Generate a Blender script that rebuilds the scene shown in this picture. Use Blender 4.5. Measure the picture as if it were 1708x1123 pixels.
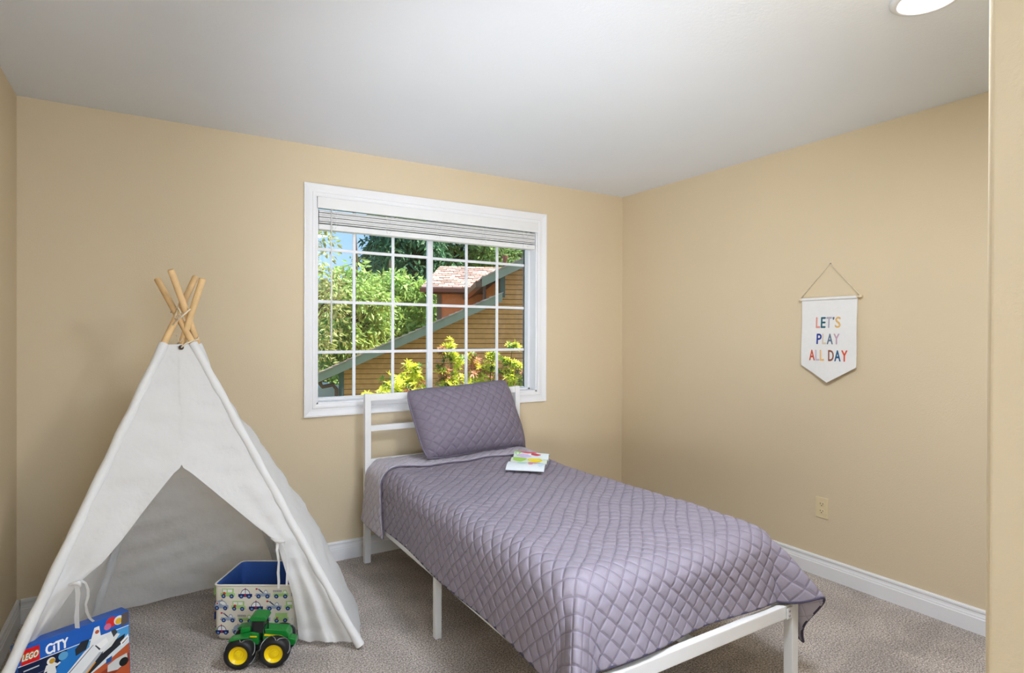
import bpy, bmesh, math, random
import numpy as np
from mathutils import Vector, Matrix, Euler

random.seed(7); rng = np.random.default_rng(7)
S = bpy.context.scene
COL = S.collection
for o in list(bpy.data.objects): bpy.data.objects.remove(o)

# ------------------------------------------------------------------ camera
F_PX, YAW, PITCH, ROLL = 970.73, math.radians(31.694), math.radians(-0.208), math.radians(0.174)
CAM = Vector((-3.183, -3.4845, 1.346))
fw = Vector((math.sin(YAW)*math.cos(PITCH), math.cos(YAW)*math.cos(PITCH), math.sin(PITCH)))
rt0 = Vector((math.cos(YAW), -math.sin(YAW), 0)); up0 = rt0.cross(fw)
rt = rt0*math.cos(ROLL) + up0*math.sin(ROLL); up = -rt0*math.sin(ROLL) + up0*math.cos(ROLL)
cd = bpy.data.cameras.new('camera'); cam = bpy.data.objects.new('camera', cd); COL.objects.link(cam)
cd.sensor_width = 36; cd.sensor_fit = 'HORIZONTAL'; cd.lens = 36*F_PX/1708; cd.clip_start = 0.02; cd.clip_end = 300
m = Matrix((rt, up, -fw)).transposed().to_4x4(); m.translation = CAM; cam.matrix_world = m
S.camera = cam
def at(px, py, ax, v):
    """point of the room or garden seen at a photograph pixel, on the plane ax = v"""
    d = fw + rt*((px-854)/F_PX) - up*((py-561.5)/F_PX)
    i = 'xyz'.index(ax); return CAM + d*((v-CAM[i])/d[i])

# ------------------------------------------------------------------ world, sun, exposure
w = bpy.data.worlds.new('sky'); S.world = w; w.use_nodes = True
nt = w.node_tree; bg = nt.nodes['Background']
bg.inputs[0].default_value = (.35, .56, .90, 1); bg.inputs[1].default_value = 1.0      # clear blue summer sky
sd = bpy.data.lights.new('sun', 'SUN'); sd.energy = 11.0; sd.angle = 0.009; sd.color = (1, .95, .86)
so = bpy.data.objects.new('sun', sd); COL.objects.link(so)
so.rotation_euler = Vector((-0.45, 0.14, -0.88)).to_track_quat('-Z', 'Y').to_euler()
# added fill spots beside the camera, aimed at the ceiling and the entry behind
for nm, loc, dr, en, ang, colr in (('ceiling_fill', (-3.20, -3.35, .75), (1.62, 2.15, 1.10), 195, 67, (.93, .975, 1.05)), ('entry_fill', (-3.15, -3.65, 1.4), (.40, -.90, .22), 510, 95, (.80, .95, 1.20))):
    fl = bpy.data.lights.new(nm, 'SPOT'); fl.energy = en; fl.spot_size = math.radians(ang); fl.spot_blend = 1; fl.shadow_soft_size = .25; fl.color = colr
    fo = bpy.data.objects.new(nm, fl); COL.objects.link(fo); fo.location = loc; fo.rotation_euler = Vector(dr).to_track_quat('-Z', 'Y').to_euler()
LAMP = 40.0; FILL_DOME = 62.0
S.view_settings.view_transform = 'Standard'; S.view_settings.look = 'None'; S.view_settings.gamma = 1
S.view_settings.use_curve_mapping = False; S.view_settings.exposure = 0.50

# ------------------------------------------------------------------ materials
def lin(r, g, b):
    f = lambda c: (c/255/12.92) if c <= 10 else ((c/255+.055)/1.055)**2.4
    return (f(r), f(g), f(b), 1)
def N(nt, t, **kw):
    n = nt.nodes.new(t)
    for k, v in kw.items(): setattr(n, k, v)
    return n
def mat(name, col, rough=.6, spec=.3, vary=0, vscale=6, bump=0, bscale=80, bdist=.002, metal=0, detail=4, col2=None, trans=0, island=0, sss=0):
    m = bpy.data.materials.new(name); m.use_nodes = True; nt = m.node_tree
    p = nt.nodes['Principled BSDF']; L = nt.links.new
    p.inputs['Roughness'].default_value = rough; p.inputs['Specular IOR Level'].default_value = spec; p.inputs['Metallic'].default_value = metal
    p.inputs['Base Color'].default_value = col
    tc = N(nt, 'ShaderNodeTexCoord')
    src = None
    if vary or col2:
        no = N(nt, 'ShaderNodeTexNoise'); no.inputs['Scale'].default_value = vscale; no.inputs['Detail'].default_value = detail
        L(tc.outputs['Object'], no.inputs['Vector'])
        mx = N(nt, 'ShaderNodeMix', data_type='RGBA'); mr = N(nt, 'ShaderNodeMapRange')
        mr.inputs[1].default_value = .3; mr.inputs[2].default_value = .7
        L(no.outputs['Fac'], mr.inputs[0]); L(mr.outputs[0], mx.inputs[0])
        c2 = col2 if col2 else tuple(c*(1+vary) for c in col[:3])+(1,)
        c1 = col if col2 else tuple(c*(1-vary) for c in col[:3])+(1,)
        mx.inputs[6].default_value = c1; mx.inputs[7].default_value = c2
        src = mx.outputs[2]
    if island:
        g = N(nt, 'ShaderNodeNewGeometry'); hs = N(nt, 'ShaderNodeHueSaturation')
        mr = N(nt, 'ShaderNodeMapRange'); mr.inputs[3].default_value = 1-island; mr.inputs[4].default_value = 1+island
        L(g.outputs['Random Per Island'], mr.inputs[0]); L(mr.outputs[0], hs.inputs['Value'])
        mr2 = N(nt, 'ShaderNodeMapRange'); mr2.inputs[3].default_value = .5-island*.07; mr2.inputs[4].default_value = .5+island*.05
        L(g.outputs['Random Per Island'], mr2.inputs[0]); L(mr2.outputs[0], hs.inputs['Hue'])
        if src: L(src, hs.inputs['Color'])
        else: hs.inputs['Color'].default_value = col
        src = hs.outputs[0]
    if src: L(src, p.inputs['Base Color'])
    if bump:
        nb = N(nt, 'ShaderNodeTexNoise'); nb.inputs['Scale'].default_value = bscale; nb.inputs['Detail'].default_value = 3
        L(tc.outputs['Object'], nb.inputs['Vector'])
        b = N(nt, 'ShaderNodeBump'); b.inputs['Strength'].default_value = bump; b.inputs['Distance'].default_value = bdist
        L(nb.outputs['Fac'], b.inputs['Height']); L(b.outputs[0], p.inputs['Normal'])
    if trans:
        tr = N(nt, 'ShaderNodeBsdfTranslucent'); ms = N(nt, 'ShaderNodeMixShader'); ms.inputs[0].default_value = trans
        out = nt.nodes['Material Output']
        if src: L(src, tr.inputs[0])
        else: tr.inputs[0].default_value = col
        L(p.outputs[0], ms.inputs[1]); L(tr.outputs[0], ms.inputs[2]); L(ms.outputs[0], out.inputs[0])
    return m
M = {}
M['wall'] = mat('wall_paint', lin(216, 199, 168), .75, .2, vary=.012, vscale=2, bump=.35, bscale=130, bdist=.002)
M['ceil'] = mat('ceiling_paint', (.83, .86, .91, 1), .9, .1, vary=.01, vscale=2, bump=.4, bscale=90, bdist=.002)
M['trim'] = mat('white_trim', (.82, .82, .83, 1), .4, .4, vary=.01)
M['vinyl'] = mat('white_vinyl', (.80, .81, .83, 1), .35, .4, vary=.01)
M['blind'] = mat('blind_white', (.80, .80, .79, 1), .45, .3, vary=.012, vscale=20)
M['almond'] = mat('almond_plastic', lin(226, 208, 168), .4, .4, vary=.01)
M['slot'] = mat('dark_slot', (.02, .017, .015, 1), .6, vary=.1)
M['bed'] = mat('white_bed_metal', (.80, .80, .79, 1), .35, .4, vary=.012, vscale=10)
def quilt_mat(name, col, sp, thread_shade):
    """woven cotton with diagonal stitched channels; UV holds sheet metres"""
    m = mat(name, col, .60, .35, vary=.03, vscale=14, bump=.3, bscale=70, bdist=.003); nt = m.node_tree; L = nt.links.new; p = nt.nodes['Principled BSDF']
    def mth(op, a, b=None):
        n = N(nt, 'ShaderNodeMath', operation=op)
        for k, x in enumerate((a, b)):
            if x is None: continue
            if isinstance(x, (int, float)): n.inputs[k].default_value = x
            else: L(x, n.inputs[k])
        return n.outputs[0]
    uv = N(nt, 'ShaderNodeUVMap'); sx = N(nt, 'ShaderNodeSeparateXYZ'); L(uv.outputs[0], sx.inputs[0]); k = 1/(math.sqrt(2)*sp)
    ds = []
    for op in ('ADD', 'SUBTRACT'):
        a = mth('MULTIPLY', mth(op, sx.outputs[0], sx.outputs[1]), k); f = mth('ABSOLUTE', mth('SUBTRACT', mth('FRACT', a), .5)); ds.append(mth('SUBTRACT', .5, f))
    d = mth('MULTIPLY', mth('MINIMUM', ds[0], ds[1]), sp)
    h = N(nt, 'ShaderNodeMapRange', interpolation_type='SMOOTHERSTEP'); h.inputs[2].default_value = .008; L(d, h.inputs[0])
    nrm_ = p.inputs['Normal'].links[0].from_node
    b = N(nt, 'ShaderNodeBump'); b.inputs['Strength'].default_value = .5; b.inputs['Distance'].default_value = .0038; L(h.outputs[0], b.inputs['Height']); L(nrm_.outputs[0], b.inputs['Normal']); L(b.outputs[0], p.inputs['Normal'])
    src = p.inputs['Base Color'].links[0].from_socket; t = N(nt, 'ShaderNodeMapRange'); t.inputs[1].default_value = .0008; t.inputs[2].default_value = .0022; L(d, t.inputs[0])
    mx = N(nt, 'ShaderNodeMix', data_type='RGBA'); mx.inputs[6].default_value = thread_shade; L(t.outputs[0], mx.inputs[0]); L(src, mx.inputs[7]); L(mx.outputs[2], p.inputs['Base Color'])  # thread lines darkened with painted crease shade
    return m
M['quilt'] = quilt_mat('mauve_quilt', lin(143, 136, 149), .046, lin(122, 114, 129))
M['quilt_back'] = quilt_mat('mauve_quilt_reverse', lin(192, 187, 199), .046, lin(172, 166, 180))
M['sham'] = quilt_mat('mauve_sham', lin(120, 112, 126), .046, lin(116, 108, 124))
M['sham_plain'] = mat('mauve_piping', lin(112, 104, 120), .6, .3, vary=.03)
M['bind'] = mat('dark_binding', lin(78, 74, 94), .7, .2, vary=.06, vscale=40)
M['mattress'] = mat('mattress_ticking', lin(205, 203, 200), .8, .1, vary=.02)
M['black'] = mat('black_plastic', (.012, .012, .013, 1), .45, .4, vary=.1)
M['canvas'] = mat('white_canvas', (.90, .90, .89, 1), .85, .1, vary=.012, vscale=9, bump=.6, bscale=22, bdist=.010, trans=.34)
M['sleeve'] = mat('white_canvas_sleeve', (.74, .74, .73, 1), .85, .1, vary=.012, vscale=9, bump=.4, bscale=40, bdist=.004)
M['pole'] = mat('pine_pole', lin(226, 190, 138), .55, .3, vary=.10, vscale=18)
M['rope'] = mat('cotton_cord', lin(226, 214, 190), .8, .1, vary=.06, vscale=60)
M['brass'] = mat('dark_brass', lin(84, 72, 60), .4, .5, vary=.1, metal=.7)
M['green'] = mat('tractor_green', lin(18, 124, 46), .3, .5, vary=.03)
M['yellow'] = mat('tractor_yellow', lin(246, 214, 12), .3, .5, vary=.02)
M['tyre'] = mat('tyre_rubber', (.011, .011, .012, 1), .5, .4, vary=.1, bump=.2, bscale=200)
M['silver'] = mat('silver_chain', (.42, .43, .44, 1), .4, .5, vary=.1, metal=.6)
M['smoke'] = mat('dark_glass', (.015, .016, .018, 1), .12, .5, vary=.1)
M['dowel'] = mat('dowel_wood', lin(228, 204, 166), .55, .3, vary=.06, vscale=40)
M['felt'] = mat('banner_canvas', (.80, .79, .77, 1), .85, .1, vary=.015, vscale=40, bump=.3, bscale=500, bdist=.0008)
M['bin'] = mat('cream_print_cloth', lin(226, 221, 206), .8, .1, vary=.02, vscale=10, bump=.25, bscale=40, bdist=.004)
M['liner'] = mat('blue_liner', lin(60, 98, 172), .7, .25, vary=.05, vscale=9, bump=.3, bscale=25, bdist=.006)
FLAT = {}
def flat(r, g, b, rough=.55):
    k = (r, g, b, rough)
    if k not in FLAT: FLAT[k] = mat('print_%02x%02x%02x' % (r, g, b), lin(r, g, b), rough, .3, vary=.02, vscale=30)
    return FLAT[k]
# carpet
def carpet():
    m = bpy.data.materials.new('carpet_pile'); m.use_nodes = True; nt = m.node_tree; L = nt.links.new; p = nt.nodes['Principled BSDF']
    tc = N(nt, 'ShaderNodeTexCoord')
    a = N(nt, 'ShaderNodeTexNoise'); a.inputs['Scale'].default_value = 150; a.inputs['Detail'].default_value = 3; a.inputs['Roughness'].default_value = .7
    b = N(nt, 'ShaderNodeTexNoise'); b.inputs['Scale'].default_value = 3.4; b.inputs['Detail'].default_value = 4; b.inputs['Distortion'].default_value = .8
    v = N(nt, 'ShaderNodeTexVoronoi'); v.inputs['Scale'].default_value = 190
    for n in (a, b, v): L(tc.outputs['Object'], n.inputs['Vector'])
    r = N(nt, 'ShaderNodeValToRGB'); e = r.color_ramp.elements
    e[0].position = .33; e[0].color = lin(88, 78, 70); e[1].position = .68; e[1].color = lin(236, 227, 219)
    x = e.new(.5); x.color = lin(176, 165, 156)
    L(a.outputs['Fac'], r.inputs[0])
    mr = N(nt, 'ShaderNodeMapRange'); mr.inputs[1].default_value = .38; mr.inputs[2].default_value = .62; mr.inputs[3].default_value = .90; mr.inputs[4].default_value = 1.22
    L(b.outputs['Fac'], mr.inputs[0])
    hs = N(nt, 'ShaderNodeHueSaturation'); L(r.outputs[0], hs.inputs['Color']); L(mr.outputs[0], hs.inputs['Value'])
    L(hs.outputs[0], p.inputs['Base Color']); p.inputs['Roughness'].default_value = .95; p.inputs['Specular IOR Level'].default_value = .05
    p.inputs['Sheen Weight'].default_value = .15
    ad = N(nt, 'ShaderNodeMath', operation='SUBTRACT'); L(a.outputs['Fac'], ad.inputs[0]); L(v.outputs['Distance'], ad.inputs[1])
    bu = N(nt, 'ShaderNodeBump'); bu.inputs['Strength'].default_value = .8; bu.inputs['Distance'].default_value = .006
    L(ad.outputs[0], bu.inputs['Height']); L(bu.outputs[0], p.inputs['Normal'])
    return m
M['carpet'] = carpet()
def glass():
    m = bpy.data.materials.new('window_glass'); m.use_nodes = True; nt = m.node_tree; L = nt.links.new
    for n in list(nt.nodes): nt.nodes.remove(n)
    o = N(nt, 'ShaderNodeOutputMaterial'); t = N(nt, 'ShaderNodeBsdfTransparent'); g = N(nt, 'ShaderNodeBsdfGlossy'); g.inputs['Roughness'].default_value = .02
    t.inputs[0].default_value = (.97, .985, .98, 1)
    f = N(nt, 'ShaderNodeFresnel'); f.inputs[0].default_value = 1.35
    x = N(nt, 'ShaderNodeMixShader'); L(f.outputs[0], x.inputs[0]); L(t.outputs[0], x.inputs[1]); L(g.outputs[0], x.inputs[2]); L(x.outputs[0], o.inputs[0])
    return m
M['glass'] = glass()
def emis(name, col, s):
    m = bpy.data.materials.new(name); m.use_nodes = True; p = m.node_tree.nodes['Principled BSDF']
    p.inputs['Base Color'].default_value = (.9, .9, .9, 1); p.inputs['Emission Color'].default_value = col; p.inputs['Emission Strength'].default_value = s
    return m
M['lens'] = emis('lit_lens', (.95, .975, 1.05, 1), LAMP); M['dome'] = emis('fill_dome_glow', (.89, .97, 1.11, 1), FILL_DOME)
# outdoors
M['siding'] = mat('ochre_siding', lin(222, 150, 90), .8, .1, vary=.10, vscale=9, bump=.3, bscale=60)
M['siding_brown'] = mat('brown_siding', lin(186, 142, 102), .8, .1, vary=.08, vscale=9, bump=.3, bscale=60)
M['fascia'] = mat('grey_green_fascia', lin(150, 142, 120), .6, .2, vary=.05, vscale=4)
M['shingle'] = mat('red_brown_shingle', lin(190, 158, 144), .9, .1, vary=.12, vscale=5, island=.22, bump=.4, bscale=90, bdist=.01)
M['gutter'] = mat('brown_gutter', lin(112, 78, 62), .5, .3, vary=.05)
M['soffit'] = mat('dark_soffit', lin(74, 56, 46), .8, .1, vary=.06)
M['trimdk'] = mat('grey_corner_trim', lin(100, 106, 96), .7, .2, vary=.05)
M['bark'] = mat('bark', lin(92, 76, 60), .9, .1, vary=.2, vscale=8, bump=.6, bscale=20, bdist=.02)
M['leaf_a'] = mat('bright_leaves', lin(158, 186, 104), .5, .35, island=.35, trans=.35)
M['leaf_b'] = mat('dark_leaves', lin(84, 122, 84), .6, .25, island=.35, trans=.2)
M['leaf_c'] = mat('olive_leaves', lin(160, 168, 104), .55, .3, island=.35, trans=.3)
M['leaf_d'] = mat('mid_leaves', lin(128, 152, 86), .6, .3, island=.35, trans=.3)
M['leaf_y'] = mat('yellow_green_leaves', lin(228, 230, 84), .45, .35, island=.22, trans=.35)
M['leaf_p'] = mat('pink_bronze_leaves', lin(212, 150, 116), .5, .3, island=.2, trans=.3)
M['leaf_g'] = mat('deep_green_leaves', lin(92, 130, 50), .4, .4, island=.25, trans=.25)
M['grass'] = mat('lawn', lin(92, 112, 56), .9, .1, vary=.2, vscale=3, bump=.6, bscale=40, bdist=.03)
M['car'] = mat('white_car_paint', (.82, .83, .85, 1), .25, .5, vary=.005)

# ------------------------------------------------------------------ mesh helpers
class MB:
    def __init__(s): s.v = []; s.f = []; s.mi = []; s.cur = 0
    def add(s, vs, fs):
        k = len(s.v); s.v += [tuple(v) for v in vs]; s.f += [tuple(i+k for i in f) for f in fs]; s.mi += [s.cur]*len(fs); return s
    def bm(s, bm, mtx=None):
        bm.verts.index_update(); vs = [(mtx @ v.co) if mtx else v.co.copy() for v in bm.verts]
        fs = [[v.index for v in f.verts] for f in bm.faces]; bm.free(); return s.add(vs, fs)
    def box(s, lo, hi, bev=0, mtx=None):
        bm = bmesh.new(); bmesh.ops.create_cube(bm, size=1)
        for v in bm.verts: v.co = Vector([(lo[i]+hi[i])/2 + v.co[i]*(hi[i]-lo[i]) for i in range(3)])
        if bev: bmesh.ops.bevel(bm, geom=bm.edges[:], offset=bev, segments=2, affect='EDGES', profile=.6)
        return s.bm(bm, mtx)
    def tube(s, pts, r, seg=8, cap=True):
        pts = [Vector(p) for p in pts]; n = len(pts); rs = r if hasattr(r, '__len__') else [r]*n
        vs = []; fs = []; prev = None
        for i, p in enumerate(pts):
            t = (pts[min(i+1, n-1)]-pts[max(i-1, 0)]).normalized()
            if prev is None:
                a = Vector((0, 0, 1)) if abs(t.z) < .9 else Vector((1, 0, 0)); u = t.cross(a).normalized()
            else: u = (prev-t*prev.dot(t)).normalized()
            prev = u; q = t.cross(u)
            for k in range(seg):
                a = 2*math.pi*k/seg; vs.append(p+(u*math.cos(a)+q*math.sin(a))*rs[i])
        for i in range(n-1):
            for k in range(seg): fs.append((i*seg+k, i*seg+(k+1) % seg, (i+1)*seg+(k+1) % seg, (i+1)*seg+k))
        if cap: fs += [tuple(range(seg))[::-1], tuple(range((n-1)*seg, n*seg))]
        return s.add(vs, fs)
    def lathe(s, prof, seg=32, mtx=None):
        vs = []; fs = []; n = len(prof)
        for k in range(seg):
            a = 2*math.pi*k/seg
            for r, z in prof:
                v = Vector((r*math.cos(a), r*math.sin(a), z)); vs.append(mtx @ v if mtx else v)
        for k in range(seg):
            for i in range(n-1): fs.append((k*n+i, ((k+1) % seg)*n+i, ((k+1) % seg)*n+i+1, k*n+i+1))
        return s.add(vs, fs)
    def prism(s, poly, fn, d):
        """poly: 2D outline; fn(u,v,d)->3D; a slab of thickness d"""
        n = len(poly); vs = [fn(u, v, 0) for u, v in poly]+[fn(u, v, d) for u, v in poly]
        fs = [tuple(range(n))[::-1], tuple(range(n, 2*n))]+[(i, (i+1) % n, n+(i+1) % n, n+i) for i in range(n)]
        return s.add(vs, fs)
    def grid(s, P):
        """P: array (a,b,3)"""
        a, b = P.shape[:2]; k = len(s.v); s.v += [tuple(p) for p in P.reshape(-1, 3).tolist()]
        for i in range(a-1):
            for j in range(b-1): s.f.append((k+i*b+j, k+(i+1)*b+j, k+(i+1)*b+j+1, k+i*b+j+1)); s.mi.append(s.cur)
        return s
OFF = {}
def link(o, parent=None):
    COL.objects.link(o)
    if parent is not None: o.parent = parent
    return o
def build(name, mb, mats, parent=None, world=True, smooth=False, sharp=None):
    me = bpy.data.meshes.new(name); off = OFF.get(parent, Vector((0, 0, 0))) if (parent is not None and world) else Vector((0, 0, 0))
    vs = mb.v if off.length == 0 else [tuple(Vector(v)-off) for v in mb.v]
    me.from_pydata(vs, [], mb.f)
    if not isinstance(mats, (list, tuple)): mats = [mats]
    for x in mats: me.materials.append(x)
    if len(mats) > 1: me.polygons.foreach_set('material_index', mb.mi)
    if smooth: me.polygons.foreach_set('use_smooth', [True]*len(me.polygons))
    bm = bmesh.new(); bm.from_mesh(me)
    if not smooth or len(mb.f) < 20000: bmesh.ops.recalc_face_normals(bm, faces=bm.faces)
    if smooth and sharp:
        for e in bm.edges:
            if len(e.link_faces) == 2 and e.calc_face_angle(0) > sharp: e.smooth = False
    bm.to_mesh(me); bm.free(); me.update()
    o = bpy.data.objects.new(name, me); link(o, parent)
    if parent is not None: OFF[o] = OFF.get(parent, Vector((0, 0, 0)))
    return o
def tag(o, label=None, cat=None, group=None, kind=None):
    if label: o['label'] = label
    if cat: o['category'] = cat
    if group: o['group'] = group
    if kind: o['kind'] = kind
    return o
def thing(name, label, cat, loc=(0, 0, 0), rot=(0, 0, 0), group=None, quat=None):
    o = bpy.data.objects.new(name, None); o.empty_display_size = .05; COL.objects.link(o); o.location = loc
    if quat is not None: o.rotation_mode = 'QUATERNION'; o.rotation_quaternion = quat
    else: o.rotation_euler = rot
    OFF[o] = Vector(loc); return tag(o, label, cat, group)
def struct(name, mb, mats, **kw):
    return tag(build(name, mb, mats, **kw), kind='structure')
def text(body, size=1.0):
    c = bpy.data.curves.new('t', 'FONT'); c.body = body; c.size = size; c.resolution_u = 3
    o = bpy.data.objects.new('t', c); me = o.to_mesh()
    vs = [v.co.copy() for v in me.vertices]; fs = [tuple(p.vertices) for p in me.polygons]
    o.to_mesh_clear(); bpy.data.objects.remove(o); bpy.data.curves.remove(c)
    return vs, fs
def text_fit(mb, body, u0, u1, v0, v1, fn, d=0, bold=0):
    vs, fs = text(body); xs = [v.x for v in vs]; ys = [v.y for v in vs]
    a, b, c, e = min(xs), max(xs), min(ys), max(ys)
    for k in (0, 1, 2, 3, 4) if bold else (0,):
        du, dv = ((0, 0), (bold, 0), (-bold, 0), (0, bold), (0, -bold))[k]
        mb.add([fn(u0+(v.x-a)/(b-a)*(u1-u0)+du, v0+(v.y-c)/(e-c)*(v1-v0)+dv, d+k*1e-5) for v in vs], fs)
    return mb
def snoise(x, y, seed=0, n=6, f=1.0):
    r = np.random.default_rng(seed); out = np.zeros_like(x)
    for _ in range(n):
        a = r.uniform(0, 2*np.pi); k = f*r.uniform(.5, 1.8); out += np.sin(k*(x*np.cos(a)+y*np.sin(a))+r.uniform(0, 6.28))
    return out/math.sqrt(n)

# ================================================================== ROOM
H = 2.44; XL = -3.717; YF = -3.06; XN = -1.965; YB = -4.7; T = .16
WX0, WX1, WZ0, WZ1 = -2.372, -.822, .935, 2.145      # window opening
mb = MB(); mb.box((XL-T, YB-T, -.12), (0+T, T, 0)); struct('floor', mb, M['carpet'])
mb = MB(); mb.box((XL-T, YB-T, H), (T, T, H+.12)); struct('ceiling', mb, M['ceil'])
mb = MB()
for lo, hi in [((XL-T, 0, 0), (WX0, T, H)), ((WX1, 0, 0), (T, T, H)), ((WX0, 0, 0), (WX1, T, WZ0)), ((WX0, 0, WZ1), (WX1, T, H))]: mb.box(lo, hi)
struct('wall_back', mb, M['wall'])
mb = MB(); mb.box((0, YF-.0, 0), (T, 0, H)); struct('wall_right', mb, M['wall'])
mb = MB(); mb.box((XL-T, YB, 0), (XL, 0, H)); struct('wall_left', mb, M['wall'])
# near wall with a rounded plaster corner at the entry
R = .012; poly = [(T, YF), (XN+R, YF)]+[(XN+R-R*math.sin(a), YF-R+R*math.cos(a)) for a in [math.radians(k) for k in (15, 30, 45, 60, 75)]]+[(XN, YF-R), (XN, YB), (T, YB)]
mb = MB(); mb.prism(poly, lambda u, v, d: (u, v, d), H); struct('wall_front', mb, M['wall'])
mb = MB(); mb.box((XL-T, YB-T, 0), (T, YB, H)); struct('wall_entry', mb, M['wall'])
# baseboards: stepped moulded profile
BP = [(0, 0), (.016, 0), (.016, .068), (.0135, .071), (.013, .078), (.0105, .084), (.009, .094), (.0125, .098), (.0125, .106), (.009, .112), (0, .112)]
def baseboard(name, a, b, nrm):
    a = Vector(a); b = Vector(b); nrm = Vector(nrm); mb = MB()
    mb.prism(BP, lambda u, v, d: (a+(b-a)*d+nrm*u+Vector((0, 0, v))), 1); return struct(name, mb, M['trim'])
baseboard('baseboard_back', (XL+.016, 0, 0), (-.016, 0, 0), (0, -1, 0))
baseboard('baseboard_right', (0, 0, 0), (0, YF, 0), (-1, 0, 0))
baseboard('baseboard_left', (XL, 0, 0), (XL, YB, 0), (1, 0, 0))
baseboard('baseboard_front', (-.016, YF, 0), (XN, YF, 0), (0, 1, 0))

# white panel door added behind the camera to bounce neutral light
dr = thing('bounce_door', 'added white bounce door at the end of the entry, out of view', 'door', (-2.55, YB, 0)); dr['kind'] = 'structure'; del dr['category']
mb = MB(); mb.box((-2.98, YB, .01), (-2.12, YB+.02, 2.04), .002); build('door_slab', mb, M['trim'], dr)
for z0, z1 in ((.18, .92), (1.06, 1.90)):
    mb = MB(); mb.box((-2.86, YB+.02, z0), (-2.24, YB+.028, z1), .006); build('door_panel', mb, M['trim'], dr)
for lo, hi in (((-3.06, YB, 0), (-2.985, YB+.03, 2.12)), ((-2.115, YB, 0), (-2.04, YB+.03, 2.12)), ((-2.985, YB, 2.045), (-2.115, YB+.03, 2.12))):
    mb = MB(); mb.box(lo, hi, .003); build('door_casing', mb, M['trim'], dr)
mb = MB(); mb.lathe([(0, .055), (.02, .052), (.026, .04), (.02, .028), (.01, .022), (.01, .0), (.025, .0)], 20, Matrix.Translation((-2.92, YB+.02, .96)) @ Matrix.Rotation(-math.pi/2, 4, 'X')); build('door_knob', mb, M['brass'], dr, smooth=True)

# ------------------------------------------------------------------ window
win = thing('window_1', 'white vinyl sliding window with grid bars and wide white casing', 'window', (-1.6, .08, WZ0)); win['kind'] = 'structure'
del win['category']
CW = .072
CP = [(0, 0), (0, .012), (.012, .016), (.022, .016), (.026, .012), (.04, .013), (.056, .018), (.064, .021), (CW, .021), (CW, 0)]   # (out from opening, proud)
def casing(p0, p1, out, m0, m1):
    p0 = Vector(p0); p1 = Vector(p1); out = Vector(out); d = (p1-p0).normalized(); mb = MB(); vs = []; n = len(CP)
    for p, s_ in ((p0, -1), (p1, 1)):
        for u, v in CP: vs.append(p+out*u+d*(s_*u)+Vector((0, -v, 0)))
    mb.add(vs, [tuple(range(n))[::-1], tuple(range(n, 2*n))]+[(i, (i+1) % n, n+(i+1) % n, n+i) for i in range(n)])
    return build('casing', mb, M['trim'], win)
casing((WX0, 0, WZ0), (WX1, 0, WZ0), (0, 0, -1), 1, 1); casing((WX0, 0, WZ1), (WX1, 0, WZ1), (0, 0, 1), 1, 1)
casing((WX0, 0, WZ0), (WX0, 0, WZ1), (-1, 0, 0), 1, 1); casing((WX1, 0, WZ0), (WX1, 0, WZ1), (1, 0, 0), 1, 1)
J = .010
for lo, hi in [((WX0, 0, WZ0), (WX0+J, T, WZ1)), ((WX1-J, 0, WZ0), (WX1, T, WZ1)), ((WX0, 0, WZ0), (WX1, T, WZ0+J)), ((WX0, 0, WZ1-J), (WX1, T, WZ1))]:
    mb = MB(); mb.box(lo, hi); build('jamb_liner', mb, M['trim'], win)
gx0, gx1, gz0, gz1 = WX0+J, WX1-J, WZ0+J, WZ1-J
yg = .105
def frame_part(name, lo, hi, parent=win, bev=.002): mb = MB(); mb.box(lo, hi, bev); return build(name, mb, M['vinyl'], parent)
fwid = .016
for lo, hi in [((gx0, yg-.03, gz0), (gx0+fwid, yg+.04, gz1)), ((gx1-fwid, yg-.03, gz0), (gx1, yg+.04, gz1)), ((gx0, yg-.03, gz0), (gx1, yg+.04, gz0+.014)), ((gx0, yg-.03, gz1-.02), (gx1, yg+.04, gz1))]: frame_part('frame_bar', lo, hi)
xm0, xm1 = -1.634, -1.582
def sash(x0, x1, y, cols, wl, wr):
    sx = MB(); z0, z1 = gz0+.006, gz1-.006
    for lo, hi in [((x0, y-.012, z0), (x0+wl, y+.012, z1)), ((x1-wr, y-.012, z0), (x1, y+.012, z1)), ((x0+wl, y-.012, z0), (x1-wr, y+.012, z0+.012)), ((x0+wl, y-.012, z1-.03), (x1-wr, y+.012, z1))]: sx.box(lo, hi, .0015)
    s_ = build('sash', sx, M['vinyl'], win)
    mb = MB(); mb.box((x0+wl, y-.002, z0), (x1-wr, y+.002, z1)); build('pane', mb, M['glass'], s_)
    for c in cols: frame_part('muntin', (c-.009, y-.006, z0), (c+.009, y+.006, z1), s_, .002)
    for z in (1.235, 1.540, 1.855): frame_part('muntin', (x0, y-.0055, z-.009), (x1, y+.0055, z+.009), s_, .002)
    return s_
sash(gx0+.002, xm0+.03, yg, (-2.120, -1.869), .008, .028)
sash(xm0+.022, gx1-.002, yg+.028, (-1.325, -1.078), .03, .014)
mb = MB(); mb.box((xm0-.004, yg-.022, 1.12), (xm0+.012, yg-.010, 1.16), .003); build('latch', mb, M['vinyl'], win)

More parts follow.
